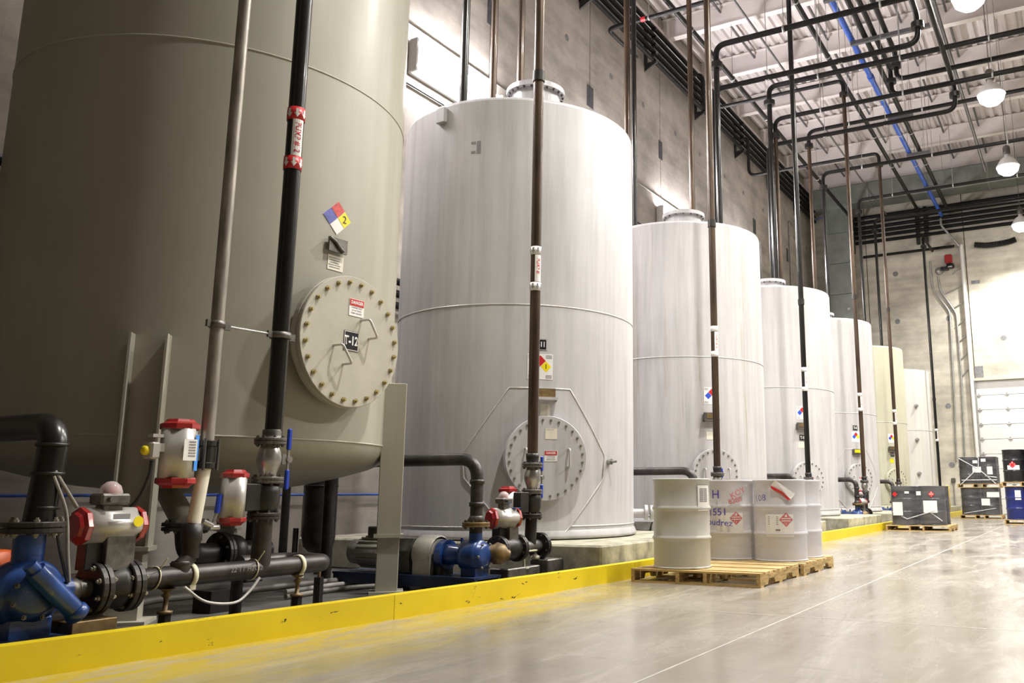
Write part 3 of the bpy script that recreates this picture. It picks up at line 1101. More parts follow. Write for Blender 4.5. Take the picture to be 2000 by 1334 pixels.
# --- the others
SPEC = [None, None,
        dict(ring=696, mw=(1395, 925, .41, 24), nf=(1385, 773, .115), plate=None, br=(1387, 817), lab=(1388, 851)),
        dict(ring=756, mw=(1576, 937, .40, 22), nf=(1563, 806, .115), plate=(1567, 855), br=(1565, 834), lab=(1565, 869)),
        dict(ring=806, mw=(1677, 936, .42, 22), nf=(1669, 853, .115), plate=(1670, 836), br=(1672, 884), lab=(1670, 896)),
        dict(ring=824, mw=(1749, 940, .40, 22), nf=(1739, 856, .115), plate=(1743, 888), br=(1741, 878), lab=(1742, 900)),
        dict(ring=840)]
for i in range(2, 7):
    t, (nm, c, r, top, th, m), sp = troot[i], TANKS[i], SPEC[i]
    ring(t, c, r, zat(c[0] + r * .5, c[1] - r * .87, sp['ring']), 'weld', .010)
    if i < 5:
        roof_hatch(t, c, top + .16, .41, {2: 425, 3: 554, 4: 617}[i], m, 16, (.12, 0))
    if 'mw' not in sp:
        for u, v in ((1788, 793), (1790, 859), (1794, 925)):
            a, z = on_shell(c, r, u, v)
            mpp = curved(c, r, a, z)
            MB().cyl(mpp(0, 0, -.02), mpp(0, 0, .07), .07, n=16).cyl(mpp(0, 0, .07), mpp(0, 0, .12), .05, n=12).build('nozzle', 'galv', t)
        MB().cyl((c[0] + .2, c[1] - .6, top), (c[0] + .2, c[1] - .6, top + .25), .16, n=16).build('roof_nozzle', m, t)
        continue
    u, v, rm, nb = sp['mw']
    zc = zat(c[0] + r * math.cos(th), c[1] + r * math.sin(th), v)
    if i == 4:
        repad(t, c, r, th, zc, m)
    k, mp, f, n = manway(t, c, r, th, zc, rm, .07, nb, 'grey_bolt', m, [((-.21, .08), (-.21, -.10), .07), ((.22, .08), (.22, -.10), .07)], .017)
    danger_sign(planar(mp(.05, 0), Vector((-n.y, n.x, 0)), (0, 0, 1)), .15, .12, t)
    u, v, s = sp['nf']
    a, z = on_shell(c, r, u, v)
    hazard_diamond(curved(c, r, a + .03, z), s * 1.1, t, .28, .29, tilt=0, lines=i < 4)
    if sp['plate']:
        a, z = on_shell(c, r, *sp['plate'])
        number_plate(curved(c, r, a, z), .17, .15, nm, t)
    a, z = on_shell(c, r, *sp['br'])
    mpp = curved(c, r, a, z)
    rt = Matrix.Rotation(a, 3, 'Z')
    br = MB().box(mpp(0, -.04, .05), (.12, .27, .03), rt).box(mpp(-.12, .0, .04), (.09, .014, .13), rt).box(mpp(0, .03, .03), (.02, .25, .13), rt).build('name_plate_bracket', 'cast', t)
    card('brass_plate', mpp, .18, .08, 'yellow_vinyl' if i == 4 else 'rust', br, .02, .035, .045)
    a, z = on_shell(c, r, *sp['lab'])
    card('paper_label', curved(c, r, a, z), .15, .13, 'yellow_vinyl' if i == 5 else 'cream', t)

# =================================================================== DISCHARGE PIPES in front of the tanks
XP = -4.95
PIPE = []


def vpipe(u, v, label, m, z1, r=.055, z0=None, coup=(), x=XP, top=None, group=None, name='discharge_pipe'):
    """upright pipe whose foot is seen at (u, v); top: further corner points"""
    p = at(u, v, x=x)
    pts = [(p.x, p.y, p.z if z0 is None else z0), (p.x, p.y, z1)] + list(top or [])
    low = [pts[0], (p.x, p.y, z1 - .42)] if top else pts
    o = MB().tube(fillet(low, .28, 6), r, 14).build(name, m, None, (p.x, p.y, pts[0][2]))
    tag(o, label, 'pipe', group)
    if top:
        MB().tube(fillet([(p.x, p.y, z1 - .42)] + pts[1:], .28, 6), r, 14).build('cross_run', 'overhead_black', o)
    for z in coup:
        MB().cyl((p.x, p.y, z - .06), (p.x, p.y, z + .06), r * 1.22, n=14).build('coupling', 'black_iron', o)
    if top:
        MB().lathe([(r, -.05), (r * 2.1, -.05), (r * 2.1, .05), (r, .05)], (p.x, p.y, z1 - .42), (0, 0, 1), 18, False).build('flange', 'black_iron', o)
    return o, p


def band_label(o, p, z0, z1, txt, r=.055, bm='red', tm='ink_red', ang=R(-22), arrows=True, gap=None):
    """two arrow bands round a pipe and a strip with writing between them"""
    for z in (z0, z1):
        h = .045 if r < .06 else .05
        b = MB().lathe([(r + .002, -h), (r + .004, -h), (r + .004, h), (r + .002, h)], (p.x, p.y, z), (0, 0, 1), 24).build('arrow_band', bm, o)
        if arrows:
            ar = MB()
            for k in range(7):
                mp = curved((p.x, p.y), r, k * 2 * PI / 7 - .6, z)
                q = h * .7
                ar.prism([(-.25 * q, q), (.25 * q, q), (.25 * q, 0), (.6 * q, 0), (0, -q), (-.6 * q, 0), (-.25 * q, 0)], mp, .005, .006)
            ar.build('arrows', 'white' if bm == 'red' else 'ink_grey', b)
    hh = abs(z1 - z0) - .1
    mp = curved((p.x, p.y), r, ang, (z0 + z1) / 2)
    s = card('label_strip', mp, r * 1.25, hh, 'white', o, 0, 0, .003, 5)
    text('lettering', txt, r * .95, mp, tm, s, 0, 0, .006, .015, R(-90), .95 if len(txt) > 6 else 1.0)


# T-12: a galvanised riser and a black one
o, p = vpipe(404, 868, 'galvanised grey upright pipe rising past the nearest tank', 'grey_pipe', 8.0, .042)
clz = zat(p.x, p.y, 634)
MB().lathe([(.043, -.022), (.052, -.022), (.052, .022), (.043, .022)], (p.x, p.y, clz), (0, 0, 1), 20).box((p.x, p.y + .07, clz), (.02, .06, .05)).box((p.x, p.y - .06, clz), (.02, .04, .045)).build('pipe_clamp', 'cast', o)
GP = p
o, p = vpipe(533, 858, 'thick black upright pipe with a red PUMP #12 label by the nearest manway', 'black_pipe', 8.0, .060)
BP = p
z1 = zat(p.x, p.y, 656)
MB().lathe([(.061, -.022), (.072, -.022), (.072, .022), (.061, .022)], (p.x, p.y, z1), (0, 0, 1), 20).box((p.x, p.y + .09, z1), (.02, .07, .05)).box((p.x, p.y - .085, z1), (.02, .05, .045)).build('pipe_clamp', 'cast', o)
MB().cyl((GP.x, GP.y + .09, clz), (p.x, p.y - .1, z1), .008, n=8).build('tie_rod', 'galv', o)
band_label(o, p, zat(p.x, p.y, 226), zat(p.x, p.y, 321), 'PUMP #12', .060)
DISC = [None]
for i, (u, v, lab, m, tags, txt) in enumerate([
        (1040, 905, 'brown upright pipe in front of the T-11 tank', 'brown_pipe', (491, 561), 'PUMP #11'),
        (1401, 922, 'brown upright pipe in front of the third tank', 'brown_pipe', (643, 692), 'PUMP #10'),
        (1579, 933, 'blue-black upright pipe in front of the T-9 tank', 'black_pipe', (722, 760), 'PUMP #9'),
        (1688, 938, 'brown upright pipe in front of the T-8 tank, bending over at the roof', 'brown_pipe', (771, 800), 'PUMP #8'),
        (1755, 943, 'brown upright pipe in front of the cream tank, bending over at the roof', 'brown_pipe', (803, 827), 'PUMP #7'),
        (1836, 945, 'dark upright pipe beside the last tank, meeting the far wall pipes', 'black_pipe', (840, 860), 'PUMP #6')]):
    xx = XP if i < 5 else -4.8
    q = at(u, v, x=xx)
    if i == 3:
        zt = zat(q.x, q.y, 157)
        o, p = vpipe(u, v, lab, m, zt, .055, None, (zat(q.x, q.y, 580),), xx, [(-9.15, q.y, zt), (-9.15, q.y, 13.45), (XW + .3, q.y, 13.45)])
    elif i == 4:
        zt = zat(q.x, q.y, 299)
        o, p = vpipe(u, v, lab, m, zt, .055, None, (zat(q.x, q.y, 605),), xx, [(-9.4, q.y, zt), (-9.4, q.y, 13.2), (XW + .3, q.y, 13.2)])
    elif i == 5:
        zt = zat(q.x, q.y, 462)
        o, p = vpipe(u, v, lab, m, zt, .055, .0, (zat(q.x, q.y, 780),), xx, [(q.x + .02, YF - .3, zt)])
    else:
        cz = [zat(q.x, q.y, 150), zat(q.x, q.y, 437), zat(q.x, q.y, 590)][i]
        o, p = vpipe(u, v, lab, m, 14.1, .055, None, (cz,), xx)
    band_label(o, p, zat(p.x, p.y, tags[0]), zat(p.x, p.y, tags[1]), txt, .055, 'white', 'ink_red', R(-30), i == 0)
    DISC.append(p)


# =================================================================== VALVES AND PUMPS
def lever_valve(parent, p, r=.06, h=.24, lever=True, lo=.0):
    """flanged ball valve on an upright pipe, p is the top of its upper flange"""
    p = Vector(p)
    flange(parent, p + Vector((0, 0, -.02)), (0, 0, 1), .105, .022, 'cast', 8, .011, 'dark_bolt')
    b = MB().lathe([(.05, 0), (.065, -.03), (.075, -.06), (.082, -.10), (.082, -.13), (.07, -.17), (.055, -.21), (.055, -.24)], p + Vector((0, 0, -.03)), (0, 0, 1), 24)
    b.cyl(p + Vector((0, .05, -.14)), p + Vector((0, .135, -.14)), .026, n=12).box(p + Vector((0, .105, -.14)), (.06, .035, .07))
    b.build('valve_body', 'stainless', parent)
    flange(parent, p + Vector((0, 0, -.285)), (0, 0, 1), .105, .022, 'cast', 8, .011, 'dark_bolt')
    if lever:
        q = p + Vector((.02, .145, -.13))
        k = MB().box(q, (.012, .022, .36), None, .004).cyl(q + Vector((-.02, 0, -.01)), q + Vector((.02, 0, -.01)), .024, n=12).build('lever', 'stainless', parent)
        MB().box(q + Vector((0, 0, .13)), (.026, .034, .15), None, .008).build('upper_grip', 'lever_blue', k)
        MB().box(q + Vector((0, 0, -.15)), (.026, .034, .14), None, .008).build('lower_grip', 'lever_blue', k)


def actuator(parent, c, axis, L, r, label=True, cap='red_cap', sticker=False, tape=False, prefix='actuator'):
    """pneumatic actuator: ribbed alloy body with two red end caps"""
    c, ax = Vector(c), Vector(axis).normalized()
    b = MB()
    x, y, z = frame_from(ax)
    n = 28
    pr = []
    for i in range(n):
        a = 2 * PI * i / n
        k = 1 + .07 * math.cos(4 * a)
        pr.append((r * k * math.cos(a), r * k * math.sin(a)))
    b.prism(pr, lambda u, v, d=0: c + x * u + y * v + z * d, -L * .36, L * .36, True)
    body = b.build('actuator_body', 'alu', parent)
    for s in (-1, 1):
        e = MB().lathe([(r * 1.06, L * .35), (r * 1.10, L * .37), (r * 1.10, L * .43), (r * .86, L * .46), (r * .74, L * .5), (0, L * .5)], c, ax * s, 8, False)
        e.build('end_cap', cap, body)
    return body


def switch_box(parent, c, s=1.0):
    c = Vector(c)
    k = MB().box(c, (.11 * s, .15 * s, .055 * s), None, .012).box(c + Vector((0, 0, -.05 * s)), (.07 * s, .10 * s, .05 * s), None, .005).cyl(c + Vector((.05, -.04, 0)), c + Vector((.09, -.04, 0)), .016, n=10).build('limit_switch', 'cast', parent)
    MB().lathe([(.052 * s, .02 * s), (.055 * s, .035 * s), (.045 * s, .065 * s), (.022 * s, .085 * s), (0, .09 * s)], c, (0, 0, 1), 20).build('clear_dome', 'clear', k)
    MB().box(c + Vector((0, 0, .045 * s)), (.05 * s, .05 * s, .03 * s)).build('position_flag', 'red_cap', k)
    return k


def conduit(name, pts, r, m, label, cat='cable', n=8, group=None):
    o = MB().tube(fillet(pts, .08, 5), r, n).build(name, m, None, pts[0])
    return tag(o, label, cat, group)


def spline(pts, k=6):
    P = [Vector(p) for p in pts]
    P = [P[0] * 2 - P[1]] + P + [P[-1] * 2 - P[-2]]
    out = []
    for i in range(1, len(P) - 2):
        for j in range(k):
            t = j / k
            a, b, c, d = P[i - 1:i + 3]
            out.append(.5 * ((2 * b) + (c - a) * t + (2 * a - 5 * b + 4 * c - d) * t * t + (3 * b - a - 3 * c + d) * t ** 3))
    return out + [P[-2]]


# ---------------- T-12 group
Q = lambda u, v, x=XP: at(u, v, x=x)
ZM = Q(440, 1117).z           # manifold axis
ZP = Q(45, 1160).z
py = Q(45, 1160).y
ya, ye = Q(255, 1130).y, Q(640, 1105).y
xb = XP - .42
man = MB().tube(fillet([(XP, ya, ZM), (XP, ye, ZM), (xb, ye, ZM), (xb, Q(470, 1075, xb).y, ZM)], .13, 7), .062, 18).build('manifold_pipe', 'manifold', None, (XP, ya, ZM))
tag(man, 'dull black horizontal pipe turning back on itself behind the yellow kerb', 'pipe')
ty = BP.y - .03
MB().cyl((XP, ty, ZM), (XP, ty, ZM + .16), .064, n=18).build('tee_branch', 'manifold', man)
ny = GP.y - .11
MB().cyl((XP, ny, ZM), (XP, ny, ZM + .075), .058, n=18).lathe([(.05, .06), (.062, .075), (.05, .09)], (XP, ny, ZM), (0, 0, 1), 18).build('branch_outlet', 'manifold', man)
for yy in (ya + .38, ye - .28):
    MB().lathe([(.064, -.015), (.072, -.015), (.072, .015), (.064, .015)], (XP, yy, ZM), (0, 1, 0), 20).box((XP + .02, yy, ZM - .07), (.05, .04, .03)).build('pipe_clamp', 'tie', man)
text('lettering', '22 TT H2C 2', .045, planar((XP + .063, Q(470, 1110).y, ZM + .012), (0, 1, 0), (0, 0, 1)), 'cable', man, 0, 0, 0)
for uu, vz in ((320, 1160), (575, 1140)):
    y = Q(uu, 1170).y
    k = thing('pipe_support', 'short black adjustable foot under the manifold, %s' % ('by the flanged valve' if uu < 400 else 'left of the bend'), 'support', (XP + .02, y, 0))
    MB().cyl((XP + .02, y, 0), (XP + .02, y, .17), .038, n=6, smooth=False).build('socket', 'black_iron', k)
    MB().lathe([(0, .17), (.044, .17), (.044, .185), (.014, .19), (.014, .26), (.03, .275), (.012, .29), (.05, ZM - .062)], (XP + .02, y, 0), (0, 0, 1), 14).build('saddle_screw', 'rust', k)
y = Q(621, 1160, xb).y
k = thing('pipe_support', 'short black foot under the bend of the manifold', 'support', (xb, y, 0))
MB().cyl((xb, y, 0), (xb, y, .23), .038, n=6, smooth=False).build('socket', 'black_iron', k)
MB().cyl((xb, y, .23), (xb, y, ZM - .062), .012, n=8).build('saddle_screw', 'rust', k)
y = Q(465, 1160, xb - .1).y
k = thing('pipe_support', 'black round post on a plate behind the manifold', 'support', (xb - .12, y, 0))
MB().cyl((xb - .12, y, 0), (xb - .12, y, ZM - .07), .042, n=14).lathe([(0, 0), (.1, 0), (.1, .012), (0, .012)], (xb - .12, y, 0), (0, 0, 1), 18, False).build('post', 'black_iron', k)
for i, uu in enumerate((345, 610)):
    pass
# zip ties on the manifold
for i, (uu, tl) in enumerate(((300, (298, 1098)), (490, (495, 1085)))):
    y = Q(uu, 1120).y
    o = MB().tube([(XP + .067 * math.cos(a * PI / 12), y + .01 * math.sin(a * PI / 12), ZM + .067 * math.sin(a * PI / 12)) for a in range(24)], .005, 6, True, True)
    o.tube([(XP + .05, y, ZM + .05), (XP + .09, y + .02, ZM + .12)], .004, 5)
    tag(o.build('zip_tie', 'tie', None, (XP, y, ZM)), 'cream zip tie round the manifold, %s' % ('near the flanged valve' if i == 0 else 'near the black upright pipe'), 'tie')
conduit('cable', spline([(XP + .07, Q(345, 1150).y, ZM - .06), (XP + .08, Q(385, 1165).y, ZM - .16), (XP + .08, Q(440, 1170).y, ZM - .19), (XP + .07, Q(470, 1155).y, ZM - .14), (XP + .07, Q(492, 1140).y, ZM - .05)]), .009, 'cable_pale', 'pale cable sagging in a loop under the manifold')

# black riser valve stack
zt = BP.z + .005
st = thing('valve_stack', 'lever valve with blue handle on the black pipe labelled PUMP #12', 'valve', (BP.x, BP.y - .02, zt))
MB().lathe([(.061, .06), (.064, .05), (.064, .02), (.07, 0), (.075, 0)], (BP.x, BP.y - .01, zt), (0, 0, 1), 20).build('weld_neck', 'cast', st)
lever_valve(st, (BP.x, BP.y - .02, zt), .06)
zb = zt - .31
MB().lathe([(.07, 0), (.09, -.02), (.095, -.06), (.095, -.13), (.085, -.17), (.075, -.19)], (BP.x, BP.y - .03, zb), (0, 0, 1), 24).build('black_valve_body', 'black_iron', st)
flange(st, (BP.x, BP.y - .03, zb - .215), (0, 0, 1), .108, .022, 'manifold', 8, .012)
MB().cyl((BP.x, BP.y - .03, zb - .22), (BP.x, BP.y - .03, ZM + .10), .060, n=18).build('spool', 'manifold', st)
MB().box((BP.x, BP.y - .16, zb - .09), (.10, .13, .18), None, .006).build('mounting_bracket', 'black_iron', st)
actuator(st, (BP.x, BP.y - .285, zb - .09), (0, 0, 1), .36, .082)

# galvanised riser stack
st = thing('valve_stack', 'clamp coupling and actuator with blue tape on the galvanised pipe', 'valve', (GP.x, GP.y, GP.z))
zc = GP.z - .065
k = MB().lathe([(.045, .09), (.062, .085), (.062, .055), (.055, .05), (.055, -.05), (.062, -.055), (.062, -.085), (.045, -.09)], (GP.x, GP.y, zc), (0, 0, 1), 18, False).build('sleeve_coupling', 'black_iron', st)
for i in range(4):
    a = PI / 4 + i * PI / 2
    MB().cyl((GP.x + .07 * math.cos(a), GP.y + .07 * math.sin(a), zc - .10), (GP.x + .07 * math.cos(a), GP.y + .07 * math.sin(a), zc + .10), .009, n=8).build('tie_bolt', 'dark_bolt', k)
zl = Q(390, 1022).z
MB().tube([(GP.x, GP.y, zc - .05), (GP.x, GP.y - .045, zl)], .042, 14).build('pale_spool', 'cream', st)
MB().lathe([(.045, 0), (.06, 0), (.06, -.10), (.05, -.12), (.05, -.21)], (GP.x, GP.y - .05, zl), (0, 0, 1), 18).build('union', 'black_iron', st)
MB().cyl((GP.x, GP.y - .05, zl - .2), (GP.x, ny, ZM + .06), .046, n=16).build('nipple', 'manifold', st)
MB().box((GP.x, GP.y - .085, zc), (.03, .10, .08)).build('mounting_bracket', 'stainless', st)
ac = Q(347, 886)
b = actuator(st, (ac.x, ac.y, ac.z), (0, 0, 1), .42, .105)
mp = planar((ac.x + .10, ac.y + .01, ac.z), (-.25, 1, 0), (0, 0, 1))
card('paper_label', planar((ac.x + .113, ac.y - .0, ac.z + .02), (0, 1, 0), (0, 0, 1)), .09, .13, 'white', b)
for q in range(6):
    card('printed_line', planar((ac.x + .113, ac.y, ac.z + .02), (0, 1, 0), (0, 0, 1)), .045, .006, 'ink_grey', b, .012, .05 - q * .017, .0045, 1)
MB().sheet(curved((ac.x, ac.y), .108, R(38), ac.z - .005), -.032, .032, -.10, .12, .004, 4).build('blue_tape', 'tape_blue', b)
sx = Q(296, 880)
k = MB().box((sx.x, sx.y, sx.z), (.09, .06, .10), None, .01).box((sx.x, sx.y + .05, sx.z + .02), (.05, .07, .05)).box((sx.x, sx.y + .02, sx.z + .09), (.05, .07, .02)).build('solenoid_box', 'alu', st)
MB().lathe([(.028, 0), (.028, .02), (.02, .03), (0, .032)], (sx.x, sx.y - .03, sx.z), (0, -1, 0), 16).build('indicator_cap', 'yellow_vinyl', k)
conduit('cable', spline([(sx.x, sx.y + .01, sx.z - .06), (sx.x, sx.y, sx.z - .16), (sx.x - .05, sx.y - .03, sx.z - .3), (sx.x - .12, sx.y - .12, sx.z - .42)]), .012, 'cable_dark', 'dark cable hanging from the small solenoid box by the tape-marked actuator')
# small drain valve with a blue lever
d = Q(424, 996)
st2 = thing('drain_valve', 'small tilted lever valve with blue grip beside the galvanised pipe', 'valve', (d.x, d.y, d.z))
MB().tube([(d.x, d.y + .01, d.z + .10), (d.x, d.y - .0, d.z - .02)], .017, 10).build('blue_grip', 'lever_blue', st2)
MB().tube([(d.x, d.y, d.z - .02), (d.x, d.y - .025, d.z - .10)], .011, 8).cyl((d.x, d.y - .05, d.z - .11), (d.x, d.y + .02, d.z - .11), .02, n=10).cyl((d.x, d.y - .03, d.z - .10), (d.x, d.y - .1, d.z - .07), .022, n=12).build('valve_body', 'stainless', st2)

# flanged actuated valve beside the near pump
vy0, vy1 = Q(184, 1147).y, Q(247, 1140).y
ZV = Q(215, 1146).z
av = thing('actuated_valve', 'flanged black valve under a lying red-capped actuator, by the near pump', 'valve', (XP, (vy0 + vy1) / 2, ZV))
flange(av, (XP, vy0, ZV), (0, 1, 0), .145, .035, 'manifold', 8, .016, 'grey_bolt')
flange(av, (XP, vy1, ZV), (0, 1, 0), .145, .035, 'manifold', 8, .016, 'grey_bolt')
MB().lathe([(.075, vy0), (.10, vy0 + .04), (.105, (vy0 + vy1) / 2 - .03), (.125, (vy0 + vy1) / 2 + .02), (.125, (vy0 + vy1) / 2 + .06), (.09, vy1 - .03), (.075, vy1)], (XP, 0, ZV), (0, 1, 0), 28).build('valve_body', 'black_iron', av)
MB().tube([(XP, vy1, ZV), (XP, ya + .02, ZM)], .063, 16).build('spool', 'manifold', av)
MB().tube([(XP, py + .2, ZP), (XP, vy0, ZV)], .05, 16).lathe([(.05, 0), (.064, .01), (.064, .06), (.05, .07)], (XP, Q(125, 1148).y, ZV), (0, 1, 0), 18).build('suction_stub', 'cast', av)
bx = Q(222, 1080)
MB().box((XP, bx.y, bx.z), (.13, .17, .19), None, .004).build('mounting_bracket', 'cast', av)
MB().box((XP - .02, bx.y - .13, bx.z), (.09, .09, .17), None, .004).build('control_box', 'black_iron', av)
aa = Q(212, 1026)
b = actuator(av, (XP, aa.y, aa.z), (0, 1, 0), .40, .094)
card('paper_label', planar((XP + .11, aa.y + .0, aa.z + .05), (0, 1, 0), (0, 0, 1)), .10, .03, 'ink_grey', b)
MB().lathe([(0, 0), (.03, 0), (.03, .003), (0, .003)], (XP + .108, aa.y + .105, aa.z + .02), (1, 0, 0), 16, False).build('round_sticker', 'yellow_vinyl', b)
sb = Q(215, 975)
switch_box(av, (XP, sb.y, sb.z), 1.15)

# near pump


def pump(t, y, z, s=1.0, x=XP):
    v = MB().lathe([(0, -.17 * s), (.12 * s, -.17 * s), (.17 * s, -.13 * s), (.185 * s, -.06 * s), (.185 * s, .06 * s), (.165 * s, .09 * s), (.14 * s, .10 * s), (.14 * s, .13 * s), (.09 * s, .15 * s), (0, .15 * s)], (x, y, z), (1, 0, 0), 32)
    v.cyl((x, y, z), (x, y, z + .25 * s), .085 * s, .075 * s, n=20)
    v.cyl((x, y, z), (x, y + .24 * s, z), .08 * s, .07 * s, n=20)
    return v.build('pump_casing', 'pump_blue', t)


pm = thing('pump', 'scuffed blue pump at the near end of the kerb, partly out of frame', 'pump', (XP, py, 0))
pump(pm, py, ZP, .95)
MB().cyl((XP + .19, py - .06, ZP + .13), (XP + .19, py + .15, ZP - .08), .05, n=20).lathe([(0, 0), (.045, 0), (.06, .02), (.06, .05), (.05, .06)], (XP + .19, py + .15, ZP - .08), (0, .21, -.21), 20).cyl((XP + .19, py - .06, ZP + .13), (XP + .19, py - .09, ZP + .16), .035, n=14).build('relief_valve', 'pump_blue', pm)
for i in range(8):
    a = 2 * PI * i / 8 + .3
    inst('bolt', bolt(.014, .02, 'cast'), pm, (XP + .124, py + .118 * math.cos(a), ZP + .118 * math.sin(a)), (1, 0, 0))
MB().lathe([(0, -.5), (.17, -.5), (.19, -.46), (.19, -.26), (.17, -.22), (0, -.22)], (XP, py, ZP + .03), (1, 0, 0), 28).build('coupling_guard', 'orange', pm)
MB().cyl((XP - .52, py, ZP), (XP - 1.1, py, ZP), .17, n=28).lathe([(.17, -1.1), (.14, -1.16), (0, -1.17)], (XP, py, ZP), (1, 0, 0), 28).build('motor', 'motor', pm)
MB().box((XP - .45, py - .05, .10), (1.4, .42, .10), None, .01).box((XP - .45, py - .05, .025), (1.46, .48, .05)).build('base_frame', 'frame_blue', pm)
MB().box((XP + .0, py, .19), (.20, .22, .12), None, .01).build('pedestal', 'pump_blue', pm)
tz = Q(60, 1100).z
tx = MB().cyl((XP, py, ZP + .2), (XP, py, Q(58, 1045).z), .075, n=18)
tx.build('top_nozzle', 'pump_blue', pm)
yb = Q(225, 1215).y
bxk = MB().box((XP + .02, Q(160, 1215).y, .10), (.2, .25, .20), None, .004).build('drip_box', 'rust', None, (XP, yb, 0))
tag(bxk, 'brown metal box on the floor beside the near blue pump', 'box')

# suction riser with elbow leaving the frame
e0 = Q(64, 1035)
e1 = Q(90, 822)
sp = MB().tube(fillet([(XP, py + .03, e0.z), (XP, py + .075, e1.z - .02), (-9.6, py + .075, e1.z - .02)], .16, 8), .075, 20).build('suction_pipe', 'black_pipe', None, (XP, py, e0.z))
tag(sp, 'fat black pipe with an elbow above the near blue pump', 'pipe')
flange(sp, (XP, py + .01, Q(60, 1030).z), (0, 0, 1), .15, .03, 'manifold', 8, .015, 'grey_bolt')
for vv in (868, 925, 992):
    zz = Q(85, vv).z
    MB().lathe([(.076, -.008), (.080, -.008), (.080, .008), (.076, .008)], (XP, py + .05 + (zz - .9) * .03, zz), (0, 0, 1), 24).build('weld_ring', 'black_iron', sp)
pts = [(XP + .07, Q(90, 930).y, Q(90, 930).z), (XP + .09, Q(110, 1000).y, Q(110, 1000).z), (XP + .08, Q(115, 1080).y, Q(115, 1080).z), (XP + .06, Q(122, 1136).y, Q(122, 1136).z)]
conduit('cable', spline(pts), .009, 'cable', 'grey cable drooping from the elbow pipe down to the valve stub')
pts = [(XP + .07, Q(92, 920).y, Q(92, 920).z), (XP + .05, Q(118, 955).y, Q(118, 955).z), (XP, Q(150, 990).y, Q(150, 990).z)]
conduit('cable', spline(pts), .010, 'cable', 'grey cable running from the elbow pipe to the lying actuator')
pts = [(XP + .06, Q(92, 945).y, Q(92, 945).z), (XP + .06, Q(100, 1050).y, Q(100, 1050).z), (XP + .06, Q(118, 1136).y, Q(118, 1136).z)]
conduit('cable', spline(pts), .008, 'cable_dark', 'darker cable close to the fat black riser')

# outlet elbow and valves under the near tank, behind the manifold
XB = -5.9
ob = thing('outlet_valve', 'black flanged elbow and valve under the dished tank bottom', 'valve', (XB, 4.2, .4))
B = lambda u, v, x=XB: at(u, v, x=x)
e = [B(372, 1030), B(385, 1085), B(500, 1098)]
MB().tube(fillet([(XB, B(365, 1030).y, B(365, 1030).z), (XB, B(368, 1085).y, B(372, 1085).z), (XB, B(520, 1085).y, B(372, 1085).z)], .14, 7), .085, 20).build('elbow', 'black_iron', ob)
flange(ob, (XB, B(365, 1030).y, B(365, 1028).z), (0, 0, 1), .17, .03, 'black_iron', 8, .014)
flange(ob, (XB, B(430, 1080).y, B(372, 1085).z), (0, 1, 0), .16, .03, 'black_iron', 8, .014)
MB().lathe([(.09, 0), (.13, .03), (.14, .08), (.13, .13), (.09, .16)], (XB, B(430, 1080).y + .02, B(372, 1085).z), (0, 1, 0), 22).build('valve_body', 'black_iron', ob)
MB().box((XB, B(425, 1075).y, .08), (.2, .2, .16)).build('pedestal', 'black_iron', ob)
MB().cyl((XB, B(365, 1030).y, B(365, 1028).z), (-6.6, 4.6, .95), .09, n=16).build('tank_nozzle', 'sage', ob)

fv = at(620, 1080, x=-7.6)
ft = thing('filter_vessel', 'black round-bottomed vessel standing under the near tank', 'vessel', (-7.6, fv.y, 0))
zt_ = 1.15
MB().lathe([(0, .22), (.10, .24), (.16, .30), (.18, .40), (.18, zt_)], (-7.6, fv.y, 0), (0, 0, 1), 28).lathe([(.18, .95), (.186, .95), (.186, .97), (.18, .97)], (-7.6, fv.y, 0), (0, 0, 1), 28).build('vessel_body', 'black_iron', ft)
for dy in (-.17, .0, .17):
    MB().cyl((-7.6 - abs(dy), fv.y + dy, 0), (-7.6 - abs(dy), fv.y + dy, .5), .03, n=10).build('leg', 'black_iron', ft)
for i, (u, v, x) in enumerate(((488, 1070, -7.6), (552, 1075, -8.6))):
    q = at(u, v, x=x)
    k = MB().cyl((x, q.y, 0), (x, q.y, 1.12), .05, n=14).box((x, q.y, .008), (.2, .2, .016)).build('support_post', 'black_iron', None, (x, q.y, 0))
    tag(k, ['slim black post behind the middle red-capped actuator', 'slim black post left of the round-bottomed vessel'][i], 'post')
o = MB().tube([(-9.85, 4, at(640, 966, x=-9.85).z), (-9.85, 13.0, at(640, 966, x=-9.85).z)], .018, 8).build('air_line', 'blue_pipe', None, (-9.85, 4, 1.1))
tag(o, 'thin blue air line along the wall under the near tank', 'pipe')
q = at(330, 1090, x=-6.6)
conduit('conduit', [(-6.6, q.y - .4, .02), (-6.6, q.y - .1, .05), (-6.4, q.y + 2.2, .05)], .03, 'cable', 'grey conduit lying on the floor behind the manifold', 'conduit')
for i, (vv, xx) in enumerate(((1120, -6.3), (1135, -6.0))):
    q0, q1 = at(560, vv, x=xx), at(860, vv + 10, x=xx)
    conduit('hose', spline([(xx, q0.y, .025), (xx - .05, q0.y + .7, .025), (xx + .12, q1.y - .8, .025), (xx + .05, q1.y, .025)]), .022, 'cable' if i else 'cable_pale', ['pale hose snaking over the floor behind the square leg', 'grey hose along the floor, nearer of two behind the square leg'][i], 'hose')


